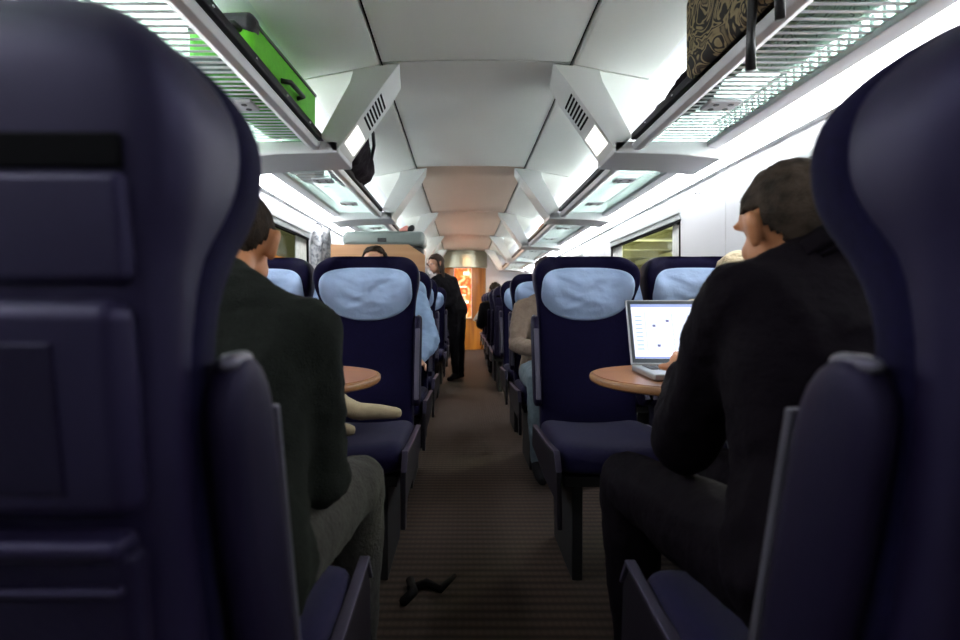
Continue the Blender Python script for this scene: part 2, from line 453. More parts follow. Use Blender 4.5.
# luggage racks, one per bay per side
def make_rack(s, a, b):
    t = empty('luggage_rack', (0, a, 0))
    L = b - a
    bm = bmesh.new()
    def X(x0, x1): return (min(s * x0, s * x1), max(s * x0, s * x1))
    prism(bm, [(s * .82, 1.815), (s * .81, 1.845), (s * .83, 1.858), (s * .88, 1.858), (s * .885, 1.83), (s * .85, 1.812)], 'y', 0, L)
    bevel(obj('front_rail', bm, M['lgrey'], t), .004)
    bm = bmesh.new(); box(bm, *X(.803, .838), .01, L - .01, 1.862, 1.898)
    r = bevel(obj('rubber_edge', bm, M['rubber'], t), .006)
    k = .25
    while k < L - .1:
        bm = bmesh.new(); bmesh.ops.create_uvsphere(bm, u_segments=8, v_segments=6, radius=.006, matrix=Matrix.Translation((s * .803, k, 1.877))); k += .33
        obj('screw', bm, M['chrome'], r, True)
    bm = bmesh.new()
    prism(bm, [(s * 1.20, 1.83), (s * 1.20, 1.86), (s * 1.27, 1.862), (s * 1.275, 1.83), (s * 1.265, 1.82)], 'y', 0, L)
    bevel(obj('rear_rail', bm, M['white'], t), .004)
    bm = bmesh.new()
    y = .03
    while y < L - .05:
        box(bm, *X(.885, 1.20), y, y + .012, 1.847, 1.850); y += .040
    obj('slats', bm, M['white'], t)
    bm = bmesh.new(); box(bm, *X(.885, 1.20), .01, L - .01, 1.8515, 1.8565); obj('glass_shelf', bm, M['rackglass'], t)
    for yy in (L * .22, L * .68):
        bm = bmesh.new(); box(bm, *X(.93, 1.06), yy - .05, yy + .05, 1.822, 1.8375)
        p = bevel(obj('reading_light_panel', bm, M['white'], t), .004)
        for i in (-1, 1):
            for j in (-1, 1):
                bm = bmesh.new()
                bmesh.ops.create_cone(bm, cap_ends=True, segments=12, radius1=.012, radius2=.012, depth=.003, matrix=Matrix.Translation((s * (.995 + .03 * i), yy + .025 * j, 1.8215)))
                obj('spot_lens', bm, M['blackp'], p)
    bm = bmesh.new()   # rear grille upstand in front of the vault
    y = .05
    while y < L - .05:
        box(bm, *X(1.225, 1.235), y, y + .016, 1.862, 1.93); y += .05
    box(bm, *X(1.222, 1.238), .03, L - .03, 1.93, 1.945)
    obj('rear_guard', bm, M['lgrey'], t)
    return t
bays = [(FR[i] + .36, FR[i + 1]) for i in range(1, len(FR) - 1)] + [(-1.4, FR[1])]
for s in (-1, 1):
    for i, (a, b) in enumerate(bays):
        t = make_rack(s, a, b)
        dsc = ['slatted glass luggage rack on the %s side holding %s' % (('left', 'the lime green suitcase') if s < 0 else ('right', 'the scroll patterned bag')),
               'slatted glass luggage rack on the %s side between first and second brackets' % ('left' if s < 0 else 'right'),
               'slatted luggage rack on the %s side between second and third brackets' % ('left' if s < 0 else 'right'),
               'slatted luggage rack on the %s side between third and fourth brackets' % ('left' if s < 0 else 'right'),
               'slatted luggage rack on the %s side ending at the far wall' % ('left' if s < 0 else 'right'),
               'slatted luggage rack on the %s side above the camera' % ('left' if s < 0 else 'right')][i]
        tag(t, dsc, 'luggage rack', 'luggage racks along both walls')
    # cove light strips along the wall under the rack
    for j, (a, b) in enumerate([(FR[i] , FR[i + 1]) for i in range(0, len(FR) - 1)]):
        t = empty('strip_light', (0, a, 0)); L = b - a
        bm = bmesh.new()
        prism(bm, [(s * 1.278, 1.838), (s * 1.285, 1.852), (s * 1.388, 1.792), (s * 1.384, 1.780)], 'y', .0, L)
        obj('diffuser', bm, M['lamp'], t)
        bm = bmesh.new()
        prism(bm, [(s * 1.378, 1.772), (s * 1.386, 1.779), (s * 1.399, 1.779), (s * 1.399, 1.765)], 'y', .0, L)
        obj('lower_rail', bm, M['white'], t)
        bm = bmesh.new(); prism(bm, [(s * 1.290, 1.866), (s * 1.340, 1.866), (s * 1.340, 1.874), (s * 1.290, 1.874)], 'y', .02, L - .02)
        obj('uplight_diffuser', bm, M['uplamp'], t)
        w = ['above the camera', 'behind the near luggage rack', 'by the first bracket bay', 'beside the second bay', 'beside the third bay', 'beside the last bay'][j]
        w = ['starting behind the camera', 'starting beside the foreground seat', 'starting at the first bracket', 'starting at the second bracket', 'starting at the third bracket', 'starting at the fourth bracket'][j]
        tag(t, 'long bright white strip light over the %s windows, %s' % ('left' if s < 0 else 'right', w), 'strip light', 'strip lights above the windows')

# far end: wood pillar, fascia, lit poster
bm = bmesh.new()
n = 24; pts = []
cx, rx, ry = -.08, .55, .45
pts = [(cx + rx * math.cos(PI + PI * k / n), Y1 - .01 + ry * math.sin(PI + PI * k / n)) for k in range(n + 1)]
prism(bm, pts, 'z', 0, 1.88)
pil = tag(obj('curved_cabinet', bm, M['pillar'], None, False), 'curved warm wooden cabinet at the far end of the aisle', 'cabinet')
bm = bmesh.new()
pts2 = [(cx + (rx + .03) * math.cos(PI + PI * k / n), Y1 - .01 + (ry + .03) * math.sin(PI + PI * k / n)) for k in range(n + 1)]
prism(bm, pts2, 'z', 1.885, 2.262)
tag(obj('curved_fascia', bm, mat('brushed_fascia', (.42, .42, .32), .3, metal=.6), None), 'curved grey-green metal fascia above the far wooden cabinet', 'fascia')
M['poster'] = ramp_pattern('lit_orange_poster', 'noise', 5, [(.36, (1.0, .62, .35)), (.42, (1.0, .25, .04)), (.58, (.85, .06, .01)), (.7, (1.0, .45, .15))], dist=.6, emit=.16)
t = empty('light_box', (cx, 0, 0))
bm = bmesh.new()
yy = Y1 - .01 - ry - .025
prism(bm, [(-.20, yy), (.21, yy), (.21, yy + .06), (-.20, yy + .06)], 'z', .72, 1.87)
obj('housing', bm, M['lgrey'], t)
bm = bmesh.new()
box(bm, -.185, .195, yy - .004, yy, .735, 1.855)
p = obj('poster', bm, M['poster'], t)
bm = bmesh.new()
box(bm, .02, .15, yy - .007, yy - .004, 1.70, 1.78); box(bm, -.15, .10, yy - .007, yy - .004, 1.42, 1.45); box(bm, -.12, .14, yy - .007, yy - .004, 1.06, 1.12)
box(bm, -.10, .08, yy - .007, yy - .004, 1.24, 1.26)
obj('print_block', bm, mat('poster_white', (.9, .9, .85), .5, emit=(1, .9, .75), es=.30), p)
tag(t, 'backlit orange and white poster box on the far wooden cabinet', 'light box')

# ------------------------------------------------------------------ seats
def half_w(z):
    pts = [(.40, .210), (.80, .210), (.95, .210), (1.02, .215), (1.10, .231), (1.14, .235), (1.3, .235)]
    for (a, wa), (b, wb) in zip(pts, pts[1:]):
        if z <= b:
            t = max(0, (z - a) / (b - a)); t = t * t * (3 - 2 * t); w = wa + (wb - wa) * t; break
    top, r = 1.228, .095
    if z > top - r:
        d = min(1, (z - (top - r)) / r); w -= r * (1 - math.sqrt(max(0, 1 - d * d)))
    return w
def interp(z, pts):
    if z <= pts[0][0]: return pts[0][1]
    for (a, wa), (b, wb) in zip(pts, pts[1:]):
        if z <= b:
            t = (z - a) / (b - a); t = t * t * (3 - 2 * t); return wa + (wb - wa) * t
    return pts[-1][1]
def lean(z): return -(z - .42) * .12
def wing(z): return interp(z, [(.42, .115), (.9, .09), (.98, .09), (1.11, .162), (1.17, .165), (1.228, .115)])
def mid(z): return interp(z, [(.42, .10), (.55, .115), (.75, .09), (.95, .08), (1.05, .105), (1.19, .108), (1.228, .095)])
def shellf(z): return interp(z, [(.42, .06), (.95, .055), (1.02, .065), (1.11, .120), (1.18, .122), (1.228, .07)])
def front(x, z):
    w = half_w(z); a = min(1, max(0, (abs(x) - (w - .115)) / .085)); a = a * a * (3 - 2 * a)
    return mid(z) + (wing(z) - mid(z)) * a

def loft(bm, rings):
    R = [[bm.verts.new(p) for p in r] for r in rings]
    n = len(R[0])
    for a, b in zip(R, R[1:]):
        for k in range(n): bm.faces.new((a[k], a[(k + 1) % n], b[(k + 1) % n], b[k]))
    bm.faces.new(R[0][::-1]); bm.faces.new(R[-1])

def zs_list():
    z = [.40 + i * .05 for i in range(13)]
    z += [1.04, 1.07, 1.10, 1.13, 1.155, 1.18, 1.198, 1.212, 1.222, 1.2275]
    return z
def side_ring(z, wd, y0, y1, fr):
    """closed ring, back at y0, sides to y1, front curve fr(x)"""
    L = lean(z); c = min(.028, wd * .3, (y1 - y0) * .4)
    r = [(x, y0) for x in (-wd + c, -wd * .5, 0, wd * .5, wd - c)]
    r += [(wd - c * .3, y0 + c * .3), (wd, y0 + c), (wd, (y0 + y1) / 2), (wd, y1 - .012), (wd - .006, y1 - .003)]
    xs = [wd - .018 - (2 * wd - .036) * k / 16 for k in range(17)]
    r += [(x, fr(x)) for x in xs]
    r += [(-wd + .006, y1 - .003), (-wd, y1 - .012), (-wd, (y0 + y1) / 2), (-wd, y0 + c), (-wd + c * .3, y0 + c * .3)]
    return [(x, y + L, z) for x, y in r]

def make_seat():
    t = empty('train_seat')
    # shell
    bm = bmesh.new()
    rings = []
    for z in zs_list():
        wd = half_w(z); e = max(0, (z - 1.17) / .058); y0 = .035 * e ** 2
        yf = max(shellf(z) - .01 * e, y0 + .02)
        yc = min(yf, max(y0 + .015, .062))
        rings.append(side_ring(z, max(.02, wd), y0, yf, lambda x: yc + (yf - yc) * min(1, abs(x) / max(.02, wd - .02)) ** 5))
    loft(bm, rings)
    sh = obj('back_shell', bm, M['shell'], t, True); subsurf(sh, 1)
    # recess frame and tray table on the back of the shell
    def bk(z): return lean(z)
    def slab(name, x0, x1, z0, z1, d0, d1, m, par, bv=.008):
        bm = bmesh.new()
        vs = []
        for (d) in (d0, d1):
            for z in (z0, z1):
                for x in (x0, x1): vs.append(bm.verts.new((x, bk(z) + d, z)))
        for f in ((0, 1, 3, 2), (4, 6, 7, 5), (0, 4, 5, 1), (2, 3, 7, 6), (0, 2, 6, 4), (1, 5, 7, 3)): bm.faces.new([vs[i] for i in f])
        return bevel(obj(name, bm, m, par), bv, 3)
    slab('upper_back_panel', -.195, .195, 1.015, 1.094, -.007, .01, M['shell'], t, .010)
    slab('recess_shade', -.193, .193, 1.096, 1.120, -.003, .012, M['dark_gap'], t, .002)  # black slab paints the shadow of the recess
    tr = slab('tray_table', -.195, .195, .845, 1.005, -.022, .012, M['shell'], t, .016)
    slab('tray_latch', -.03, .03, .985, 1.0, -.030, -.020, M['darkmetal'], tr, .003)
    slab('tray_inset', -.150, .150, .865, .975, -.0245, -.018, M['pad'], tr, .004)
    pk = slab('magazine_pocket', -.19, .19, .50, .820, -.020, .010, M['pad'], t, .010)
    slab('pocket_trim', -.19, .19, .820, .835, -.034, -.004, M['shell'], pk, .006)
    slab('pocket_bar', -.185, .185, .790, .797, -.028, -.018, M['shell'], pk, .003)
    # fabric front
    bm = bmesh.new(); rings = []
    for z in zs_list():
        wd = max(.015, half_w(z) + .003); e = max(0, (z - 1.17) / .058)
        y0 = shellf(z) - .030; y1 = wing(z)
        y1 = max(y1, y0 + .02)
        rings.append(side_ring(z, wd, y0, y1, lambda x: max(front(x, z), y0 + .01)))
    loft(bm, rings)
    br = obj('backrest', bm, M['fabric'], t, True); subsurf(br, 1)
    # headrest cover
    bm = bmesh.new()
    cz = 1.054; hh = .120; hw = .207; NR, NA = 14, 56
    rg = []
    for i in range(NR + 1):
        q = i / NR; ring = []
        for k in range(NA):
            a = 2 * PI * k / NA; ca, sa = math.cos(a), math.sin(a)
            e = 2 / (2.4 if sa < 0 else 3.6)
            x = hw * q * math.copysign(abs(ca) ** e, ca); zz = hh * q * math.copysign(abs(sa) ** e, sa)
            tt = zz / hh
            x *= 1 - .13 * max(0, -tt) ** 1.3
            if tt > 0: zz *= 1 - .06 * (1 - (x / hw) ** 2) * 0 + .0
            puff = .022 * (1 - q ** 4)
            wr = .012 * noise.noise(V((x * 9 + 3, zz * 26, 1.3))) + .008 * noise.noise(V((x * 22, zz * 45 + 5, 2.3)))
            wr += .004 * math.sin(22 * zz / hh * .5 + 3 * math.cos(x * 14)) * (1 - q) * .8
            z = cz + zz
            ring.append(bm.verts.new((x, front(x, z) + lean(z) + .004 + puff + wr * (1 - q ** 3), z)))
        rg.append(ring)
    for a, b in zip(rg[1:], rg[2:]):
        for k in range(NA): bm.faces.new((a[k], a[(k + 1) % NA], b[(k + 1) % NA], b[k]))
    cv = bm.verts.new(sum((v.co for v in rg[1]), V()) / NA)
    for k in range(NA): bm.faces.new((cv, rg[1][k], rg[1][(k + 1) % NA]))
    for v in rg[0]: bm.verts.remove(v)
    # back skirt
    sk = [bm.verts.new((v.co.x * .985, v.co.y - .02, cz + (v.co.z - cz) * .985)) for v in rg[-1]]
    for k in range(NA): bm.faces.new((rg[-1][k], rg[-1][(k + 1) % NA], sk[(k + 1) % NA], sk[k]))
    obj('headrest_cover', bm, M['cover'], t, True)
    # cushion
    bm = bmesh.new(); rings = []
    for y in (.10, .13, .2, .3, .4, .5, .55, .585, .60, .606):
        top = .50 + .028 * math.sin(min(1, y / .6) * PI * .75) - .012
        if y > .55: top -= ((y - .55) / .056) ** 2 * .045
        bot = .40 + (max(0, y - .52) / .09) ** 2 * .025
        w = .222 - max(0, y - .56) * .25
        r = [(-w + .02, y, bot), (0, y, bot), (w - .02, y, bot), (w, y, bot + .02), (w, y, top - .022), (w - .012, y, top - .002), (w - .04, y, top + .006), (w * .5, y, top - .004), (0, y, top - .010), (-w * .5, y, top - .004), (-w + .04, y, top + .006), (-w + .012, y, top - .002), (-w, y, top - .022), (-w, y, bot + .02)]
        rings.append(r)
    loft(bm, rings)
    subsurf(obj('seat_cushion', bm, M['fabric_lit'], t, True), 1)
    # side panels and trim, raised armrests, knobs
    for s in (-1, 1):
        bm = bmesh.new()
        prism(bm, [(.0, .36), (.02, .46), (.45, .475), (.60, .49), (.64, .44), (.66, .25), (.62, .24), (.58, .33), (.4, .33)], 'x', min(s * .2235, s * .240), max(s * .2235, s * .240))
        sp = bevel(obj('side_panel', bm, M['rubber'], t), .004)
        bm = bmesh.new(); prism(bm, [(.05, .458), (.45, .476), (.605, .492), (.645, .44), (.652, .44), (.612, .502), (.45, .487), (.05, .469)], 'x', min(s * .2235, s * .244), max(s * .2235, s * .244))
        bevel(obj('trim_strip', bm, M['trim'], sp), .002)
        bm = bmesh.new()
        rgs = []
        for k in range(13):
            q = k / 12; z = .56 + .40 * q
            y = .115 - .10 * q; hh2 = (.050 + .006 * math.sin(q * PI)) * (math.sqrt(max(.05, 1 - max(0, (q - .86) / .145) ** 2)) if q > .86 else 1) * (math.sqrt(max(.1, 1 - max(0, (.1 - q) / .11) ** 2)) if q < .1 else 1)
            xc = s * .230; xw = .018
            rgs.append([(xc - xw, y - hh2 * .7, z), (xc - xw * .5, y - hh2, z), (xc + xw * .5, y - hh2, z), (xc + xw, y - hh2 * .7, z), (xc + xw, y + hh2 * .7, z), (xc + xw * .5, y + hh2, z), (xc - xw * .5, y + hh2, z), (xc - xw, y + hh2 * .7, z)])
        loft(bm, rgs)
        ar = subsurf(obj('armrest', bm, M['pad'], t, True), 1)
        bm = bmesh.new(); hull(bm, [((s * .232, .000, .952), (.009, .016, .008)), ((s * .232, .025, .952), (.009, .016, .008))])
        obj('armrest_tip', bm, M['tip'], ar, True)
        bm = bmesh.new()
        prism(bm, [(.158, .60), (.170, .60), (.094, .90), (.082, .90)], 'x', min(s * .223, s * .243), max(s * .223, s * .243))
        bevel(obj('armrest_strip', bm, M['tip'], ar), .002)
        bm = bmesh.new(); bmesh.ops.create_cone(bm, cap_ends=True, segments=20, radius1=.017, radius2=.012, depth=.02, matrix=Matrix.Translation((s * .236, .05, .74)) @ Matrix.Rotation(s * PI / 2, 4, 'Y'))
        bevel(obj('recline_knob', bm, M['tip'], t), .003)
    bm = bmesh.new()
    for x in (-.16, .12): box(bm, x, x + .04, .12, .50, .0, .40)
    box(bm, -.2, .2, .05, .56, .36, .40)
    bevel(obj('pedestal', bm, M['darkmetal'], t), .004)
    return t

seat0 = make_seat()
def place_seat(x, y, facing, label, group=None, no_cover=False, first=[True]):
    o = seat0 if first[0] else copy_tree(seat0)
    first[0] = False
    o.location = (x, y, 0); o.rotation_euler = (0, 0, 0 if facing > 0 else PI)
    tag(o, label, 'seat', group)
    return o
G = 'navy train seats'
place_seat(-.50, .452, 1, 'navy train seat back filling the left foreground, seen from behind', G)
place_seat(.492, .435, 1, 'navy train seat back at the right foreground edge, seen from behind', G)
place_seat(-.503, 2.44, -1, 'empty navy aisle seat on the left facing the camera, cream feet on its cushion', G)
place_seat(.486, 2.44, -1, 'empty navy aisle seat on the right facing the camera, behind the laptop table', G)
place_seat(-1.005, 2.50, -1, 'navy window seat on the left beyond the man in the dark sweater', G)
place_seat(.985, 2.44, -1, 'navy window seat on the right beneath the window, blond passenger in it', G)
place_seat(-.505, 3.42, -1, 'navy aisle seat of the passenger in the light blue shirt', G)
place_seat(-1.005, 3.42, -1, 'navy window seat on the left, directly behind the nearest facing pair', G)
place_seat(-.505, 4.25, -1, 'navy aisle seat on the left just in front of the grey suitcase', G)
place_seat(-1.005, 4.25, -1, 'navy window seat on the left beside the hanging patterned jacket', G)
place_seat(.495, 3.75, -1, 'navy aisle seat of the passenger in the beige top', G)
place_seat(.995, 3.75, -1, 'navy window seat next to the passenger in the beige top', G)
place_seat(.495, 4.72, -1, 'navy aisle seat on the right, third row facing the camera', G)
place_seat(.995, 4.72, -1, 'navy window seat on the right, third row facing the camera', G)
FG = 'far rows of seats'
for y in (6.1, 7.0, 7.9, 8.8, 9.7):
    for x in (.50, 1.0):
        place_seat(x, y, 1, 'dark navy seat in the far rows on the right, seen from behind', FG + ' on the right')
for y in (6.3, 7.3, 8.3, 9.3):
    for x in (-.50, -1.0):
        place_seat(x, y, -1, 'dark navy seat in the far rows on the left, beyond the suitcase', FG + ' on the left')

# ------------------------------------------------------------------ tables
def make_table(s, yc, label):
    t = empty('bay_table', (s * .9, yc, 0))
    z = .765; pts = []
    tip = .325; hw = .33; wallx = 1.385
    for k in range(33):
        a = PI / 2 + PI * k / 32
        pts.append((tip + .42 + .42 * math.cos(a) * 1.0, hw * math.copysign(abs(math.sin(a)) ** .85, math.sin(a))))
    pts = [(wallx, hw)] + pts + [(wallx, -hw)]
    def inset(p, d):
        return [(min(max(x, 0) + (d if x < .8 else 0), wallx), y * (1 - d / hw)) for x, y in p]
    bm = bmesh.new()
    P2 = [(s * (x - .9), y) for x, y in pts]
    prism(bm, P2, 'z', z, z + .022)
    bevel(obj('table_top_edge', bm, M['table_edge'], t), .008, 3)
    bm = bmesh.new(); prism(bm, [(s * (x - .9), y) for x, y in inset(pts, .012)], 'z', z + .022, z + .0245)
    obj('table_top', bm, M['table'], t)
    bm = bmesh.new(); tube(bm, [(s * -.05, 0, 0.02), (s * -.05, 0, z)], .028, 16); obj('table_leg', bm, M['darkmetal'], t, True)
    bm = bmesh.new(); bmesh.ops.create_cone(bm, cap_ends=True, segments=24, radius1=.10, radius2=.09, depth=.02, matrix=Matrix.Translation((s * -.05, 0, .01))); obj('table_foot', bm, M['darkmetal'], t)
    return tag(t, label, 'table')
TY = 1.62
make_table(-1, TY, 'brown rounded table between facing seats beside the man in dark sweater')
make_table(1, TY, 'brown rounded table on the right carrying the open laptop')

# laptop
lt = empty('laptop', (.645, 1.60, .7895))
lt.rotation_euler = (0, 0, math.radians(-3))
bm = bmesh.new(); box(bm, -.175, .175, -.125, .12, .001, .020); bevel(obj('laptop_base', bm, M['laptop'], lt), .005)
kb = [c for c in lt.children][0]
bm = bmesh.new()
for r in range(5):
    for c in range(13): box(bm, -.15 + c * .0232, -.15 + c * .0232 + .019, -.01 + r * .0205, -.01 + r * .0205 + .017, .020, .0225)
obj('keyboard', bm, M['key'], kb)
bm = bmesh.new(); box(bm, -.045, .045, -.105, -.04, .020, .0208); obj('touchpad', bm, M['laptop_black'], kb)
scr = bpy.data.objects.new('screen_lid', None)
bm = bmesh.new(); box(bm, -.175, .175, 0, .010, .0, .225)
lid = bevel(obj('screen_lid', bm, M['laptop'], lt), .004)
lid.location = (0, .122, .020); lid.rotation_euler = (math.radians(-20), 0, 0)
bm = bmesh.new(); box(bm, -.170, .170, -.0012, 0, .006, .220); obj('bezel', bm, M['laptop_black'], lid)
def screen_mat():
    return mat('screen_white', (.8, .85, .95), .3, emit=(.66, .76, 1.0), es=.21)
bm = bmesh.new(); box(bm, -.160, .160, -.0022, -.0013, .020, .208); obj('display', bm, screen_mat(), lid)
m_ui = mat('screen_ui_blue', (.2, .25, .5), .4, emit=(.30, .38, .72), es=.2)
m_uid = mat('screen_ui_dark', (.1, .1, .2), .4, emit=(.12, .14, .3), es=.15)
m_uil = mat('screen_ui_line', (.4, .5, .7), .4, emit=(.30, .40, .70), es=.16)
bm = bmesh.new()
box(bm, -.160, .160, -.003, -.0023, .198, .208, 0); box(bm, -.160, .160, -.003, -.0023, .020, .026, 0)
for x in (-.118, -.03, .06): box(bm, x, x + .0015, -.003, -.0023, .045, .180, 2)
for k in range(8): box(bm, -.11, .13, -.003, -.0023, .05 + k * .017, .0507 + k * .017, 2)
for (x, z) in ((-.095, .128), (.025, .16), (.028, .13), (-.085, .06), (-.01, .06), (.035, .10), (-.05, .145)): box(bm, x, x + .010, -.0032, -.0023, z, z + .008, 1)
for k in range(9): box(bm, -.15, -.128, -.003, -.0023, .05 + k * .014, .054 + k * .014, 2)
obj('display_content', bm, [m_ui, m_uid, m_uil], lid)
tag(lt, 'open laptop with lit white spreadsheet screen on the right table', 'laptop')

# ------------------------------------------------------------------ people
def R3(yaw, pitch=0, roll=0):
    return Matrix.Rotation(yaw, 3, 'Z') @ Matrix.Rotation(pitch, 3, 'X') @ Matrix.Rotation(roll, 3, 'Y')

def hand(bm, wrist, fdir, palm_n, thumb_side, s=1.0, curl=.5):
    """palm + 5 fingers. fdir: pointing direction, palm_n: palm normal"""
    f = V(fdir).normalized(); n = V(palm_n); n = (n - f * n.dot(f)).normalized(); u = f.cross(n).normalized() * thumb_side
    w = V(wrist)
    hull(bm, [(w, .024 * s), (w + (f * .075 + u * .030) * s, .014 * s), (w + (f * .078 - u * .030) * s, .013 * s), (w + (f * .03 + u * .028) * s, .014 * s)])
    lens = [.070, .078, .073, .058]
    for i, L in enumerate(lens):
        b = w + (f * .078 + u * (.030 - .020 * i)) * s
        d = f.copy(); p = b.copy(); r = .0095 * s
        for j, q in enumerate((.45, .32, .23)):
            d2 = (d + n * curl * (.5 + .4 * j)).normalized()
            p2 = p + d2 * L * q * s
            hull(bm, [(p, r), (p2, r * .9)]); p = p2; d = d2; r *= .92
    b = w + (f * .025 + u * .028) * s
    p1 = b + (u * .8 + f * .6 + n * .3).normalized() * .038 * s; p2 = p1 + (u * .3 + f * .9 + n * .45).normalized() * .032 * s
    hull(bm, [(b, .013 * s), (p1, .0105 * s)]); hull(bm, [(p1, .0105 * s), (p2, .0085 * s)])

def person(name, J, hd, label, mats, hair='short', scale=1.0, collar=False, vox=.007, group=None, skirt=False):
    """J: joints world coords. hd: (centre, yaw, pitch, roll) of head"""
    sk, top, bot, shoe, hm = mats
    c, yaw, pit, rol = hd; c = V(c); R = R3(yaw, pit, rol); k = scale
    def H(p): return c + R @ (V(p) * k)
    bm = bmesh.new()
    # head
    def ell(p, r, seg=24):
        mt = Matrix.Translation(H(p)) @ R.to_4x4() @ Matrix.Diagonal((r[0] * k, r[1] * k, r[2] * k, 1))
        bmesh.ops.create_uvsphere(bm, u_segments=seg, v_segments=seg // 2, radius=1, matrix=mt)
    ell((0, -.012, .025), (.074, .097, .090)); ell((0, .028, -.035), (.060, .070, .078)); ell((0, .048, -.085), (.030, .032, .024))
    ell((0, .055, .035), (.055, .036, .045)); ell((.030, .062, -.030), (.026, .024, .026)); ell((-.030, .062, -.030), (.026, .024, .026))
    ell((0, .100, -.018), (.014, .020, .014)); hull(bm, [(H((0, .088, .018)), .009 * k), (H((0, .106, -.014)), .012 * k)])
    ell((0, .086, -.055), (.022, .012, .010)); ell((0, .084, -.067), (.018, .011, .008))
    for s in (-1, 1):
        hull(bm, [(H((s * .080, -.004, .008)), .012 * k), (H((s * .090, -.022, .018)), .011 * k), (H((s * .090, -.024, .002)), .010 * k), (H((s * .081, -.010, -.030)), .010 * k)])
        ell((s * .032, .085, .030), (.022, .012, .010))
    nk = V(J['neck'])
    hull(bm, [(H((0, -.025, -.04)), .052 * k), (nk, .058 * k)])
    sL, sR, pel = V(J['sL']), V(J['sR']), V(J['pel'])
    chest = (sL + sR) / 2
    hull(bm, [(nk, .055 * k), (sL.lerp(chest, .25), .05 * k), (sR.lerp(chest, .25), .05 * k)])
    ax = (sR - sL).normalized()
    def torso(b, g, low=0):
        cc = chest.lerp(pel, .28); wc = chest.lerp(pel, .65)
        hull(b, [(cc - ax * .085 * k, .095 * k + g), (cc + ax * .085 * k, .095 * k + g), (sL.lerp(chest, .2), .058 * k + g), (sR.lerp(chest, .2), .058 * k + g), (wc - ax * .06 * k, .095 * k + g), (wc + ax * .06 * k, .095 * k + g)])
        hull(b, [(wc - ax * .06 * k, .095 * k + g), (wc + ax * .06 * k, .095 * k + g), (pel - ax * .075 * k, .10 * k + g), (pel + ax * .075 * k, .10 * k + g)])
    torso(bm, 0)
    def arm(b, s, g, full=True):
        S, E, Wr = V(J['s' + s]), V(J['e' + s]), V(J['w' + s])
        hull(b, [(S, .054 * k + g), (S.lerp(E, .5), .047 * k + g)]); hull(b, [(S.lerp(E, .5), .047 * k + g), (E, .039 * k + g)])
        hull(b, [(E, .039 * k + g), (E.lerp(Wr, .35), .040 * k + g)]); hull(b, [(E.lerp(Wr, .35), .040 * k + g), (E.lerp(Wr, .93 if full is not True else 1), .026 * k + g)])
    def leg(b, s, g, low=1.0):
        Hh, K, A = V(J['h' + s]), V(J['k' + s]), V(J['a' + s])
        hull(b, [(Hh, .088 * k + g), (Hh.lerp(K, .5), .075 * k + g)]); hull(b, [(Hh.lerp(K, .5), .075 * k + g), (K, .056 * k + g)])
        hull(b, [(K, .056 * k + g), (K.lerp(A, .35), .054 * k + g)]); hull(b, [(K.lerp(A, .35), .054 * k + g), (K.lerp(A, low), .036 * k + g)])
    for s in 'LR':
        arm(bm, s, 0); leg(bm, s, -.006)
        K, A = V(J['k' + s]), V(J['a' + s]); fd = V(J['f' + s])
        hull(bm, [(A, .032 * k), (A + fd * .09 * k + V(J.get('dn', (0, 0, -1))) * .045 * k, .020 * k)])
        w = V(J['w' + s]); e = V(J['e' + s]); f = V(J.get('hd' + s, w - e))
        hand(bm, w, f, J.get('pn' + s, (0, 0, -1)), (1 if s == 'L' else -1) * J.get('ts', 1), k, J.get('curl', .45))
    body = obj(name, bm, sk)
    remesh(body, vox, 3)
    tag(body, label, 'person', group)
    # eyes
    for s in (-1, 1):
        b2 = bmesh.new(); bmesh.ops.create_uvsphere(b2, u_segments=12, v_segments=8, radius=.0115 * k, matrix=Matrix.Translation(H((s * .029, .068, .013))))
        bmesh.ops.create_uvsphere(b2, u_segments=10, v_segments=6, radius=.006 * k, matrix=Matrix.Translation(H((s * .029, .0748, .013))))
        e = obj('eye', b2, [M['eye'], M['eyed']], body, True)
        nv = 12 * 7 + 2
        for p in e.data.polygons:
            if min(p.vertices) >= nv - 12 * 0 - 0: p.material_index = 1
    b2 = bmesh.new()
    hull(b2, [(H((-.018, .094, -.060)), .004 * k), (H((0, .099, -.059)), .005 * k), (H((.018, .094, -.060)), .004 * k)]); obj('lips', b2, M['lip'], body, True)
    # hair
    b2 = bmesh.new()
    th = .007 if hair == 'short' else .016
    bmesh.ops.create_uvsphere(b2, u_segments=64, v_segments=40, radius=1)
    kill = []
    for v in b2.verts:
        p = V((v.co.x * (.074 + th), v.co.y * (.097 + th) - .012, v.co.z * (.090 + th) + .025))
        y = p.y
        line = interp(y, [(-.10, -.050), (-.055, -.048), (-.035, -.022), (-.022, .026), (.010, .032), (.030, .030), (.055, .068), (.09, .088)])
        if hair != 'short' and y < .03: line -= .02
        line += .004 * noise.noise(p * 60)
        if p.z < line: kill.append(v)
        n_ = .0035 * noise.noise(p * 55) + .003 * noise.noise(p * 20)
        v.co = H(p * (1 + n_ / .08))
    bmesh.ops.delete(b2, geom=kill, context='VERTS')
    hr = obj('hair', b2, hm, body, True)
    sm = hr.modifiers.new('s', 'SOLIDIFY'); sm.thickness = .012; sm.offset = -1
    if hair == 'short':
        b3 = bmesh.new()   # nape, follows the neck/jaw masses
        hull(b3, [(H((0, -.045, -.02)), .055 * k), (H((0, -.050, -.055)), .042 * k), (H((0, -.04, .02)), .066 * k)])
        obj('nape_hair', b3, hm, hr, True)
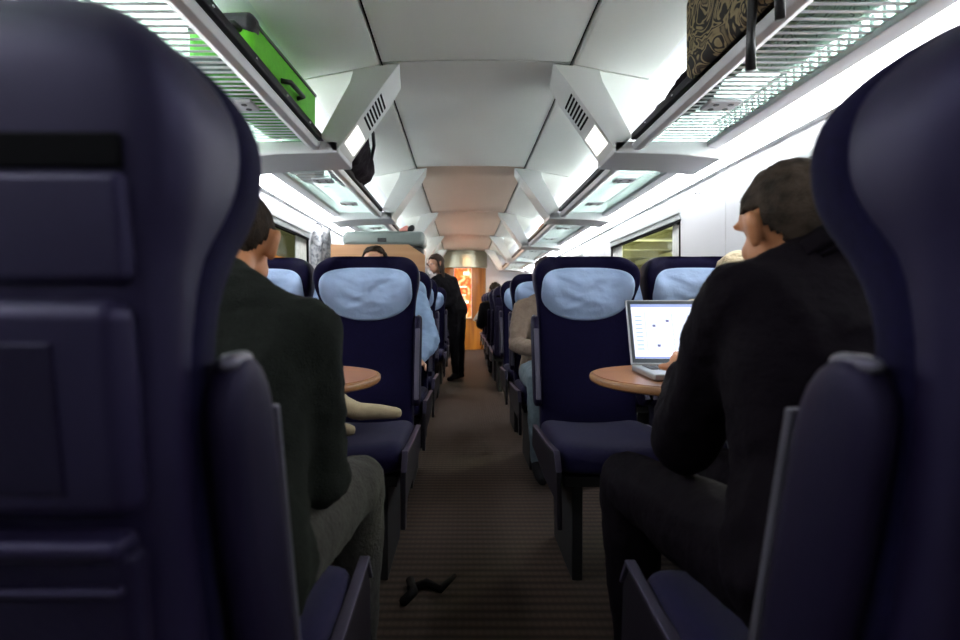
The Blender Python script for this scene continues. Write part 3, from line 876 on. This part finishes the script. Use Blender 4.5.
    if hair == 'long':
        b3 = bmesh.new()
        for sx in (-1, 0, 1):
            hull(b3, [(H((sx * .045, -.05, .03)), .045 * k), (H((sx * .065, -.045, -.08)), .030 * k)])
            hull(b3, [(H((sx * .065, -.045, -.08)), .030 * k), (H((sx * .062, -.03, -.19)), .018 * k)])
            if sx: hull(b3, [(H((sx * .072, .0, .05)), .018 * k), (H((sx * .080, .01, -.12)), .016 * k)])
        o3 = obj('hair_lengths', b3, hm, hr, True); remesh(o3, .008, 3)
    if hair == 'bob':
        b3 = bmesh.new()
        hull(b3, [(H((0, -.035, .0)), .082 * k), (H((0, -.04, -.06)), .07 * k)])
        o3 = obj('hair_lengths', b3, hm, hr, True); displaced(remesh(o3, .010, 2), .03, .02)
    # top garment
    g = J.get('g', .014)
    b2 = bmesh.new(); torso(b2, g)
    hull(b2, [(nk + (nk - H((0, -.025, -.04))).normalized() * .012, .050 * k + g), (sL.lerp(chest, .2), .055 * k + g), (sR.lerp(chest, .2), .055 * k + g), (chest.lerp(pel, .2), .10 * k)])
    for s in 'LR':
        arm(b2, s, g, False)
        hull(b2, [(V(J['s' + s]), .054 * k + g), (V(J['s' + s]).lerp(chest, .4), .058 * k + g)])
    tp = obj(J.get('topname', 'sweater'), b2, top, body); remesh(tp, .011, J.get('smooth', 5)); displaced(tp, .09, .014)
    if J.get('topwrinkle'): displaced(tp, .035, J['topwrinkle'])
    if collar:
        b3 = bmesh.new(); n = 28
        up = (H((0, -.025, -.02)) - nk).normalized(); fr = R @ V((0, 1, 0)); fr = (fr - up * fr.dot(up)).normalized(); rt = fr.cross(up)
        ra, rb, rc = [], [], []
        for q in range(n + 1):
            a = -PI / 2 + (q / n - .5) * 2 * PI * .86
            d = fr * math.sin(a) * 1.0 + rt * math.cos(a)
            ra.append(b3.verts.new(nk + d * .085 * k + up * -.035)); rb.append(b3.verts.new(nk + d * .072 * k + up * (.030 - .03 * math.sin(a)) * 1.0)); rc.append(b3.verts.new(nk + d * .098 * k + up * -.02))
        for q in range(n):
            b3.faces.new((ra[q], ra[q + 1], rb[q + 1], rb[q])); b3.faces.new((rb[q], rb[q + 1], rc[q + 1], rc[q]))
        cl = obj('collar', b3, top, tp, True); m = cl.modifiers.new('s', 'SOLIDIFY'); m.thickness = .006; subsurf(cl, 1)
    # trousers
    b2 = bmesh.new(); gb = J.get('gb', .012)
    hull(b2, [(pel - ax * .075 * k, .098 * k + gb), (pel + ax * .075 * k, .098 * k + gb), (V(J['hL']), .088 * k + gb), (V(J['hR']), .088 * k + gb)])
    for s in 'LR': leg(b2, s, gb, .97)
    tr = obj(J.get('botname', 'trousers'), b2, bot, body); remesh(tr, .011, 4); displaced(tr, .07, .014)
    for s in 'LR':
        b2 = bmesh.new(); A = V(J['a' + s]); fd = V(J['f' + s]).normalized()
        K = V(J['k' + s]); dn = V(J.get('dn', (0, 0, -1)))
        hull(b2, [(A - fd * .04 * k + dn * .045 * k, .032 * k), (A + fd * .09 * k + dn * .05 * k, .036 * k), (A + dn * .01, .042 * k)]); hull(b2, [(A + fd * .09 * k + dn * .05 * k, .036 * k), (A + fd * .17 * k + dn * .055 * k, .027 * k)])
        sh = obj(J.get('shoename', 'shoe'), b2, shoe, body); remesh(sh, .009, 3)
    return body

def seated_joints(x, y, f, **kw):
    """f = +1 faces +Y, -1 faces camera. y = hip plane; returns L/R by world -x/+x"""
    J = dict(neck=(x, y - f * .06, 1.055), sL=(x - .175, y - f * .06, .985), sR=(x + .175, y - f * .06, .985), pel=(x, y, .58),
             hL=(x - .09, y + f * .03, .565), hR=(x + .09, y + f * .03, .565), kL=(x - .11, y + f * .46, .575), kR=(x + .11, y + f * .46, .575),
             aL=(x - .11, y + f * .50, .11), aR=(x + .11, y + f * .50, .11), fL=(0, f, 0), fR=(0, f, 0),
             eL=(x - .22, y + f * .02, .72), eR=(x + .22, y + f * .02, .72), wL=(x - .12, y + f * .24, .68), wR=(x + .12, y + f * .24, .68), ts=f)
    J.update(kw)
    return J

# P1: man left, dark sweater, leaning forward
J = seated_joints(-.49, .86, 1, neck=(-.545, 1.05, 1.045), sL=(-.71, 1.03, .955), sR=(-.365, 1.00, .95), pel=(-.49, .84, .585),
                  eR=(-.338, 1.00, .67), wR=(-.38, 1.24, .62), eL=(-.70, 1.1, .70), wL=(-.60, 1.32, .80), kR=(-.335, 1.36, .555), aR=(-.33, 1.30, .11), kL=(-.62, 1.36, .56), aL=(-.62, 1.42, .11),
                  hR=(-.42, .90, .56), hL=(-.58, .90, .56), g=.016, topname='sweater', topwrinkle=.012)
person('person', J, ((-.560, 1.15, 1.130), math.radians(3), math.radians(-22), 0), 'man with short brown hair in dark green-grey sweater, seated left with back turned',
       (M['skin'], M['sweater'], M['trouser'], M['black'], M['hair_dark']))
# P2: man right, black suit
J = seated_joints(.52, .80, 1, neck=(.57, .94, 1.075), sL=(.420, .94, 1.005), sR=(.745, .86, 1.01), pel=(.52, .78, .60),
                  eL=(.385, 1.10, .715), wL=(.50, 1.36, .83), eR=(.74, 1.02, .72), wR=(.66, 1.36, .83), kL=(.36, 1.40, .545), aL=(.36, 1.30, .11), kR=(.60, 1.38, .56), aR=(.60, 1.42, .11),
                  hL=(.44, .86, .57), hR=(.60, .86, .57), g=.026, gb=.018, topname='suit_jacket', topwrinkle=.010, smooth=7, pnL=(0, 0, -1), pnR=(0, 0, -1), curl=.25)
person('person', J, ((.550, 1.015, 1.150), math.radians(7), math.radians(-10), math.radians(-3)), 'man with short greying hair in black suit, seated right at the laptop',
       (M['skin'], M['suit'], M['suit'], M['black'], M['hair_grey']), collar=True, vox=.006)
# P3 blond passenger, right window
J = seated_joints(1.03, 2.26, -1, sL=(.89, 2.25, .955), sR=(1.19, 2.30, .955), neck=(1.03, 2.26, 1.02), topname='fleece', topwrinkle=.02,
                  wL=(.93, 2.0, .70), wR=(1.12, 2.0, .70), kL=(.92, 1.86, .56), kR=(1.14, 1.86, .56), aL=(.92, 1.86, .1), aR=(1.14, 1.86, .1), g=.02)
person('person', J, ((1.05, 2.18, 1.10), math.radians(180), math.radians(-52), 0), 'blond passenger in cream fleece at the right window, mostly hidden by the black suit',
       (M['skin_pale'], M['cream'], M['jeans'], M['black'], M['hair_blond']), hair='bob', scale=.93)
# P4 passenger at left window resting cream-stockinged legs over the aisle seat
x = -1.05
J = dict(neck=(-1.13, 2.12, .90), sL=(-1.12, 1.97, .84), sR=(-1.12, 2.27, .84), pel=(-1.02, 2.14, .575), hL=(-.98, 2.08, .57), hR=(-.98, 2.20, .57),
         kL=(-.80, 2.00, .60), kR=(-.74, 2.14, .69), aL=(-.63, 1.97, .545), aR=(-.475, 2.09, .585), fL=(1, -.1, -.05), fR=(1, 0, -.08), dn=(0, 0, .15),
         eL=(-1.08, 1.92, .66), eR=(-1.08, 2.32, .68), wL=(-.93, 1.98, .66), wR=(-.93, 2.24, .68), pnL=(0, 0, -1), pnR=(0, 0, -1), ts=1, botname='tights', shoename='sock', gb=.004)
person('person', J, ((-1.12, 2.10, 1.005), math.radians(-100), math.radians(-10), 0), 'child in cream tights reclining by the left window, feet on the aisle seat',
       (M['skin_pale'], M['cream'], M['sock'], M['sock'], M['hair_brown']), hair='bob', scale=.86)
# P5 light blue shirt
J = seated_joints(-.55, 3.20, -1, sR=(-.345, 3.18, 1.02), sL=(-.74, 3.22, 1.02), neck=(-.585, 3.20, 1.09), eR=(-.255, 3.02, .80), wR=(-.31, 2.80, .72),
                  kL=(-.66, 2.80, .57), kR=(-.42, 2.80, .57), aL=(-.66, 2.82, .11), aR=(-.42, 2.80, .11), topname='shirt', topwrinkle=.015, g=.018)
person('person', J, ((-.595, 3.17, 1.24), math.radians(180), 0, 0), 'passenger in light blue shirt behind the empty left seat, elbow in the aisle',
       (M['skin_pale'], M['shirt'], M['black'], M['black'], M['hair_dark']))
# P6 beige top
J = seated_joints(.48, 3.50, -1, sL=(.315, 3.45, .98), sR=(.65, 3.46, .98), eL=(.265, 3.34, .76), wL=(.37, 3.10, .74), wR=(.52, 3.12, .74), topname='knit_top', topwrinkle=.015,
                  kL=(.36, 3.05, .57), kR=(.58, 3.05, .57), aL=(.36, 3.05, .11), aR=(.58, 3.05, .11))
person('person', J, ((.475, 3.42, 1.19), math.radians(190), math.radians(-8), 0), 'passenger in beige knit top and pale jeans in second right row',
       (M['skin_pale'], M['beige'], M['jeans'], M['black'], M['hair_brown']), hair='bob')
# P7 woman standing in the aisle
J = dict(neck=(-.36, 7.13, 1.41), sL=(-.43, 7.02, 1.33), sR=(-.21, 7.24, 1.34), pel=(-.17, 7.26, .95), hL=(-.20, 7.20, .90), hR=(-.12, 7.32, .90),
         kL=(-.19, 7.17, .50), kR=(-.11, 7.30, .50), aL=(-.17, 7.2, .09), aR=(-.10, 7.33, .09), fL=(-.5, -.8, 0), fR=(-.5, -.8, 0),
         eL=(-.48, 6.94, 1.08), eR=(-.20, 7.12, 1.08), wL=(-.50, 6.86, .90), wR=(-.38, 6.98, 1.0), topname='jacket', topwrinkle=.01, g=.018, ts=-1)
person('person', J, ((-.43, 7.05, 1.56), math.radians(125), math.radians(-15), 0), 'woman with long brown hair in black, standing in the aisle leaning left',
       (M['skin_pale'], M['black'], M['black'], M['black'], M['hair_brown']), hair='long')
# P8 dark passenger far right
J = seated_joints(.45, 5.40, -1, sL=(.27, 5.38, .99), sR=(.62, 5.38, .99), eL=(.20, 5.2, .78), kL=(.34, 4.98, .57), kR=(.55, 4.98, .57), topname='coat', g=.025)
J = seated_joints(.44, 7.2, 1, neck=(.40, 7.18, 1.06), topname='coat', g=.025, eL=(.17, 7.2, .75), wL=(.17, 7.42, .80), sL=(.22, 7.16, .99), sR=(.58, 7.16, .99))
person('person', J, ((.36, 7.2, 1.2), math.radians(20), 0, 0), 'passenger in black coat leaning into the aisle in the far right rows',
       (M['skin_pale'], M['black'], M['black'], M['black'], M['hair_dark']))

# ------------------------------------------------------------------ luggage and loose things
def rbox(name, x0, x1, y0, y1, z0, z1, m, parent=None, bv=.02, seg=4):
    bm = bmesh.new(); box(bm, x0, x1, y0, y1, z0, z1)
    o = obj(name, bm, m, parent); bevel(o, bv, seg); return o
RZ = 1.858
# lime suitcase
t = empty('suitcase', (-.985, 2.42, RZ), math.radians(-3))
rbox('case_body', -.13, .13, -.38, .38, .012, .27, M['lime'], t, .035)
rbox('corner_guard', -.134, .134, -.385, -.30, .185, .274, M['blackp'], t, .03)
rbox('zip_band', .128, .136, -.36, .36, .225, .240, M['blackp'], t, .003)
rbox('zip_band', -.136, .136, -.384, -.378, .03, .10, M['blackp'], t, .003)
bm = bmesh.new(); tube(bm, [(.13, -.10, .12), (.165, -.08, .12), (.165, .08, .12), (.13, .10, .12)], .011, 10); obj('handle', bm, M['blackp'], t, True)
bm = bmesh.new(); tube(bm, [(.08, -.38, .20), (.08, -.42, .20), (-.02, -.42, .20), (-.02, -.38, .20)], .013, 10); obj('handle', bm, M['blackp'], t, True)
for sx in (-.09, .09):
    bm = bmesh.new(); bmesh.ops.create_cone(bm, cap_ends=True, segments=16, radius1=.02, radius2=.02, depth=.02, matrix=Matrix.Translation((sx, .388, .04)) @ Matrix.Rotation(PI / 2, 4, 'Y')); obj('wheel', bm, M['blackp'], t)
tag(t, 'lime green suitcase with black trim on the left luggage rack', 'suitcase')
# white plastic bag next to it
bm = bmesh.new(); hull(bm, [((0, 0, .05), (.07, .06, .05)), ((.0, .01, .10), (.04, .03, .03))])
o = obj('plastic_bag', bm, M['paper'], None, True, (-1.0, 2.95, RZ+.01)); remesh(o, .012, 1); displaced(o, .05, .03); tag(o, 'small white plastic bag beyond the lime suitcase on rack', 'bag')
# black bag second bay left
t = empty('travel_bag', (-.865, 3.60, RZ)); t.scale = (1.25, 1.15, 1.3)
bm = bmesh.new(); hull(bm, [((0, -.28, .09), (.12, .06, .085)), ((0, .28, .09), (.12, .06, .085)), ((.02, 0, .16), (.12, .2, .09)), ((.05, -.1, .17), (.1, .1, .08))])
o = obj('bag_body', bm, M['plum'], t, True); remesh(o, .014, 3); displaced(o, .08, .04)
bm = bmesh.new(); tube(bm, [(.10, -.12, .22), (.14, -.10, .25), (.15, 0, .24), (.14, .10, .2), (.12, .14, .14)], .010, 8); obj('handle', bm, M['blackp'], t, True)
tag(t, 'dark plum soft travel bag bulging over the left rack rail', 'bag')
# magazines/papers and a cardboard box on left second bay
t = rbox('cardboard_box', -1.17, -1.04, 3.52, 3.72, RZ, RZ + .10, M['cardboard'], None, .002, 1); tag(t, 'small brown cardboard box seen through the left rack', 'box')
for i, (yy, a, wx) in enumerate(((3.15, .2, .0), (3.33, -.15, -.02))):
    o = rbox('newspaper', -.09, .09, -.09, .09, 0, .012, M['stripe'], None, .002, 1)
    o.location = (-1.09 + wx, yy + .03, RZ + .001); o.rotation_euler = (0, 0, a)
    tag(o, ['grey printed newspaper on the left rack, nearer the first bracket', 'grey printed newspaper on the left rack, next to the cardboard box'][i], 'newspaper', 'newspapers on the left rack')
# right: scroll-patterned bag
t = empty('patterned_bag', (.885, 1.74, RZ))
o = rbox('bag_body', -.105, .085, -.36, .31, .004, .315, M['scroll'], t, .03)
bm = bmesh.new(); tube(bm, [(-.108, -.22, .26), (-.118, -.20, .02), (-.118, -.19, -.06), (-.116, -.185, -.17)], [.012, .014, .012, .015], 10); obj('strap', bm, M['blackp'], t, True)
bm = bmesh.new(); tube(bm, [(-.108, -.34, .24), (-.118, -.33, .02), (-.116, -.33, -.10)], [.012, .014, .013], 10); obj('strap', bm, M['blackp'], t, True)
tag(t, 'tall brown and black scroll-patterned bag on the right rack', 'bag')
# purple jacket
bm = bmesh.new(); hull(bm, [((.90, 2.12, RZ + .07), (.08, .06, .065)), ((.88, 2.5, RZ + .04), (.06, .16, .035)), ((.93, 2.3, RZ + .06), (.08, .1, .06))])
o = obj('folded_jacket', bm, M['plum'], None, True); remesh(o, .012, 2); displaced(o, .06, .04); tag(o, 'crumpled dark jacket on the right rack beyond the patterned bag', 'jacket')
# doodle bag
bm = bmesh.new(); hull(bm, [((1.09, 1.38, RZ + .045), (.09, .08, .045)), ((1.09, 1.95, RZ + .045), (.09, .08, .045)), ((1.09, 1.65, RZ + .10), (.08, .2, .05))])
o = obj('carrier_bag', bm, M['doodle'], None, True); remesh(o, .014, 2); displaced(o, .06, .02); tag(o, 'white carrier bag with black drawing on the right rack by wall', 'bag')
# third-bay right items
o = rbox('white_box', .84, .95, 5.6, 5.95, RZ, RZ + .16, M['paper'], None, .004); tag(o, 'white box on the right rack beyond the second bracket', 'box')
bm = bmesh.new(); hull(bm, [((.87, 6.15, RZ + .05), (.05, .08, .05)), ((.88, 6.5, RZ + .05), (.05, .08, .05))])
o = obj('orange_bag', bm, M['orange'], None, True); remesh(o, .012, 2); displaced(o, .05, .02); tag(o, 'orange-red bag on the right rack behind the white box', 'bag')
bm = bmesh.new(); hull(bm, [((.9, 7.9, RZ + .07), (.09, .15, .07)), ((.9, 8.3, RZ + .06), (.09, .1, .06))])
o = obj('black_bag', bm, M['black'], None, True); remesh(o, .014, 2); tag(o, 'small black bag on the far right rack', 'bag')
o = rbox('tan_box', 1.02, 1.18, 5.7, 5.9, RZ, RZ + .10, M['cardboard'], None, .004); tag(o, 'tan box against the wall on the right rack', 'box')

# luggage bay with wooden front behind the third left row
t = empty('luggage_stand', (-.80, 4.83, 0))
bm = bmesh.new(); prism(bm, [(-.42, .10), (.40, .10), (.40, 1.44), (.26, 1.535), (-.42, 1.535)], 'y', -.20, -.18); obj('front_panel', bm, wood('stand_wood', (.40, .20, .09), (.46, .25, .12), 1.2, 0, .45), t)
bm = bmesh.new(); box(bm, -.42, .42, -.18, .22, 1.30, 1.33); box(bm, -.42, .42, -.18, .22, .10, .13); obj('shelf', bm, M['lgrey'], t)
for xx in (-.42, .40):
    for yy in (-.18, .20):
        bm = bmesh.new(); box(bm, xx, xx + .02, yy, yy + .02, 0, 1.30); obj('post', bm, M['grey'], t)
tag(t, 'wooden fronted luggage stand behind the left seats, carrying the suitcase', 'luggage stand')
t = empty('suitcase', (-.775, 4.87, 1.331))
rbox('lower_shell', -.36, .36, -.16, .17, .0, .20, M['blackp'], t, .04, 5)
rbox('upper_shell', -.365, .365, -.165, .175, .20, .335, M['case'], t, .045, 5)
rbox('lock', -.05, .03, -.174, -.160, .235, .27, M['blackp'], t, .004)
bm = bmesh.new(); tube(bm, [(.10, -.165, .12), (.10, -.19, .12), (.26, -.19, .12), (.26, -.165, .12)], .01, 8); obj('handle', bm, M['blackp'], t, True)
tag(t, 'large grey-green hard suitcase lying on the wooden luggage stand', 'suitcase')
bm = bmesh.new(); hull(bm, [((0, 0, .035), (.05, .05, .035)), ((.06, 0, .06), (.04, .04, .05))])
o = obj('pouch', bm, M['pink'], None, True, (-.62, 4.85, 1.667)); o.scale = (.6, .6, .6); displaced(o, .03, .01); tag(o, 'small pink pouch on top of the grey suitcase', 'pouch')
bm = bmesh.new(); hull(bm, [((0, 0, .05), (.05, .05, .05)), ((.03, 0, .07), (.04, .04, .05))])
o = obj('camera_case', bm, M['blackp'], None, True, (-.55, 4.85, 1.667)); o.scale = (.6, .6, .6); tag(o, 'small black case on the suitcase beside the pink pouch', 'case')

# hanging jacket on the left wall
def hanging(name, x, y, ztop, w, h, m, label, s):
    bm = bmesh.new(); NX, NZ = 16, 14; front_, back_ = [], []
    for j in range(NZ + 1):
        q = j / NZ; ww = w * (.25 + .75 * min(1, q / .22) ** .6) * (1 - .12 * q)
        rf = []
        for i in range(NX + 1):
            p = i / NX - .5
            d = .105 * (1 - (2 * p) ** 2) ** .5 + .010 * math.sin(p * 28 + q * 2) + .012
            rf.append(bm.verts.new((x - s * d, y + p * ww, ztop - q * h + .02 * math.sin(p * 9) * q)))
        front_.append(rf)
        back_.append([bm.verts.new((x - s * .004, v.co.y, v.co.z)) for v in rf])
    for A in (front_, back_):
        for a, b in zip(A, A[1:]):
            for i in range(NX): bm.faces.new((a[i], a[i + 1], b[i + 1], b[i]))
    for j in range(NZ):
        for i in (0, NX): bm.faces.new((front_[j][i], back_[j][i], back_[j + 1][i], front_[j + 1][i]))
    for j in (0, NZ):
        for i in range(NX): bm.faces.new((front_[j][i], front_[j][i + 1], back_[j][i + 1], back_[j][i]))
    t = empty(name)
    obj('coat_body', bm, m, t, True)
    bm = bmesh.new(); tube(bm, [(x, y, ztop + .05), (x - s * .04, y, ztop + .035), (x - s * .05, y, ztop - .01)], .007, 8); obj('hanger_loop', bm, M['blackp'], t, True)
    tag(t, label, 'jacket'); return t
hanging('hanging_jacket', -W, 4.84, 1.70, .42, .66, M['check'], 'grey patterned jacket hanging on the left wall by the curtain', -1)
hanging('hanging_coat', W, 6.12, 1.52, .24, .5, mat('olive_coat', (.06, .06, .03), .9, noise_amt=.3), 'dark olive coat hanging on the right wall past the window', 1)
hanging('hanging_scarf', W, 6.40, 1.50, .12, .4, M['paper'], 'white scarf hanging beside the dark olive coat', 1)

# seat number sign above the right window
t = empty('seat_number_sign', (W - .001, 4.40, 1.715))
bm = bmesh.new()
box(bm, -.002, 0, -.19, .19, -.028, .045); bevel(obj('plate', bm, M['white'], t), .001)
bm = bmesh.new()
for yy in (-.12, -.02, .05):
    bm = bmesh.new(); box(bm, -.0035, -.002, yy, yy + .045, -.018, .032)
    obj('printed_mark', bm, M['num'], t)
tag(t, 'small grey seat reservation sign above the right window', 'sign')
# coat hooks
for (sx, yy) in ((1, 3.30), (-1, 2.60), (1, 5.85)):
    bm = bmesh.new(); tube(bm, [(sx * W, yy, 1.70), (sx * (W - .03), yy, 1.695), (sx * (W - .035), yy, 1.715)], .006, 8)
    o = obj('coat_hook', bm, M['chrome'], None, True); tag(o, {3.30: 'small metal coat hook on the right wall before the window', 2.60: 'small metal coat hook on the left wall before the window', 5.85: 'small metal coat hook on the right wall by the olive coat'}[yy], 'hook', 'coat hooks')

# backpack and strap on the floor, left
t = empty('backpack', (-.305, 1.12, 0)); t.scale = (.75, .6, 1)
bm = bmesh.new(); hull(bm, [((0, -.10, .09), .085), ((0, .12, .09), .085), ((0, .0, .27), (.06, .12, .06))])
o = obj('pack_body', bm, M['black'], t, True); remesh(o, .014, 3); displaced(o, .07, .02)
rbox('front_pocket', .07, .098, -.10, .12, .06, .24, mat('grey_panel', (.12, .12, .125), .8, noise_amt=.2), t, .012)
tag(t, 'black and grey backpack on the floor under the left man\'s legs', 'backpack')
bm = bmesh.new()
tube(bm, [(-.26, 1.86, .012), (-.20, 1.90, .014), (-.15, 1.86, .012), (-.10, 1.95, .014)], [.012, .016, .014, .008], 8); tube(bm, [(-.27, 1.78, .012), (-.24, 1.84, .014), (-.26, 1.92, .012)], .016, 8)
o = obj('bag_strap', bm, M['black'], None, True); tag(o, 'black bag strap lying on the carpet at the left of the aisle', 'strap')
# paper held in far right
o = rbox('paper_sheet', -.06, .06, -.002, .002, -.10, .10, M['paper'], None, .001, 1); o.location = (.17, 7.50, .86); o.rotation_euler = (.2, .5, .3)
tag(o, 'white paper in the hand of the passenger in black coat', 'paper')

# ------------------------------------------------------------------ outside: station canopy
t = empty('station_canopy', (0, 0, 0))
bm = bmesh.new(); box(bm, 2.2, 16, -4, 44, 3.3, 3.4); obj('roof_panel', bm, M['canopy'], t)
for k in range(12):
    bm = bmesh.new(); y = 4 + k * 3.0
    prism(bm, [(2.2, 3.05), (16, 2.95), (16, 3.3), (2.2, 3.3)], 'y', y, y + .3); obj('cross_beam', bm, M['olive'], t)
for x in (4.6, 8.0):
    bm = bmesh.new(); box(bm, x, x + .2, -4, 44, 2.9, 3.1); obj('long_beam', bm, M['olive'], t)
for k in range(4):
    bm = bmesh.new(); box(bm, 6.0, 6.3, 3 + k * 6, 3.3 + k * 6, -.8, 2.9); obj('column', bm, M['olive'], t)
tag(t, 'pale yellow station canopy with olive beams outside the right window', 'canopy')
for k in range(5):
    o = rbox('platform_lamp', -.6, .6, -.08, .08, 0, .07, M['outlamp'], None, .01); o.location = (3.6, 2.5 + k * 4.4, 2.75)
    tag(o, 'bright strip lamp under the station canopy outside', 'lamp', 'platform lamps')
    bm = bmesh.new()
t = empty('opposite_canopy', (0, 0, 0))
bm = bmesh.new(); box(bm, -12, -3, -2, 30, 3.6, 3.8); obj('roof_panel', bm, M['canopy'], t)
bm = bmesh.new(); box(bm, -6.2, -6, -2, 30, 2.6, 3.6); obj('fascia', bm, M['canopy_dark'], t)
bm = bmesh.new(); box(bm, -6.2, -5.98, 6, 20, 2.1, 2.6); obj('orange_band', bm, M['orange_lit'], t)
bm = bmesh.new(); box(bm, -6.2, -6, -2, 30, -.8, 2.1); obj('lower_wall', bm, M['canopy_dark'], t)
tag(t, 'dark olive station building with orange band outside the left window', 'building')
t = empty('platform_wall', (16, 0, -.8))
bm = bmesh.new(); box(bm, 0, .3, -4, 44, 0, 4.1); obj('wall_body', bm, M['canopy'], t)
tag(t, 'pale platform wall beyond the canopy outside the right window', 'wall')
bm = bmesh.new(); box(bm, -30, 30, -20, 60, -1.0, -.8); struct('ground', bm, M['ground'])

# ------------------------------------------------------------------ lights
def area(name, loc, rot, sx, sy, e, col):
    l = bpy.data.lights.new(name, 'AREA'); l.shape = 'RECTANGLE'; l.size = sx; l.size_y = sy; l.energy = e; l.color = col
    o = bpy.data.objects.new(name, l); C.objects.link(o); o.location = loc; o.rotation_euler = rot; return o
for k in range(4): area('canopy_fill_light', (5.5, 6 + k * 7, .8), (PI, 0, 0), 2.0, 4, 120, (1, .97, .72))  # added upward fill that brightens the canopy, no real fixture
area('end_warm_fill', (.3, 11.0, 2.2), (0, 0, 0), .5, .5, 8, (1, .62, .36))  # added warm fill for the far end, not a fitted lamp
area('aisle_warm_fill', (0, 8.4, 2.2), (0, 0, 0), .3, .6, 9, (1, .66, .42))  # added fill to warm the far bays, no lamp hangs here
w = bpy.data.worlds.new('world'); bpy.context.scene.world = w; w.use_nodes = True
w.node_tree.nodes['Background'].inputs[0].default_value = (.008, .009, .010, 1); w.node_tree.nodes['Background'].inputs[1].default_value = 1

vs = bpy.context.scene.view_settings
vs.view_transform = 'Standard'; vs.look = 'None'; vs.gamma = 1; vs.exposure = 1.9
bpy.context.scene.cycles.max_bounces = 8
bpy.context.scene.cycles.diffuse_bounces = 5
bpy.context.scene.cycles.transparent_max_bounces = 12
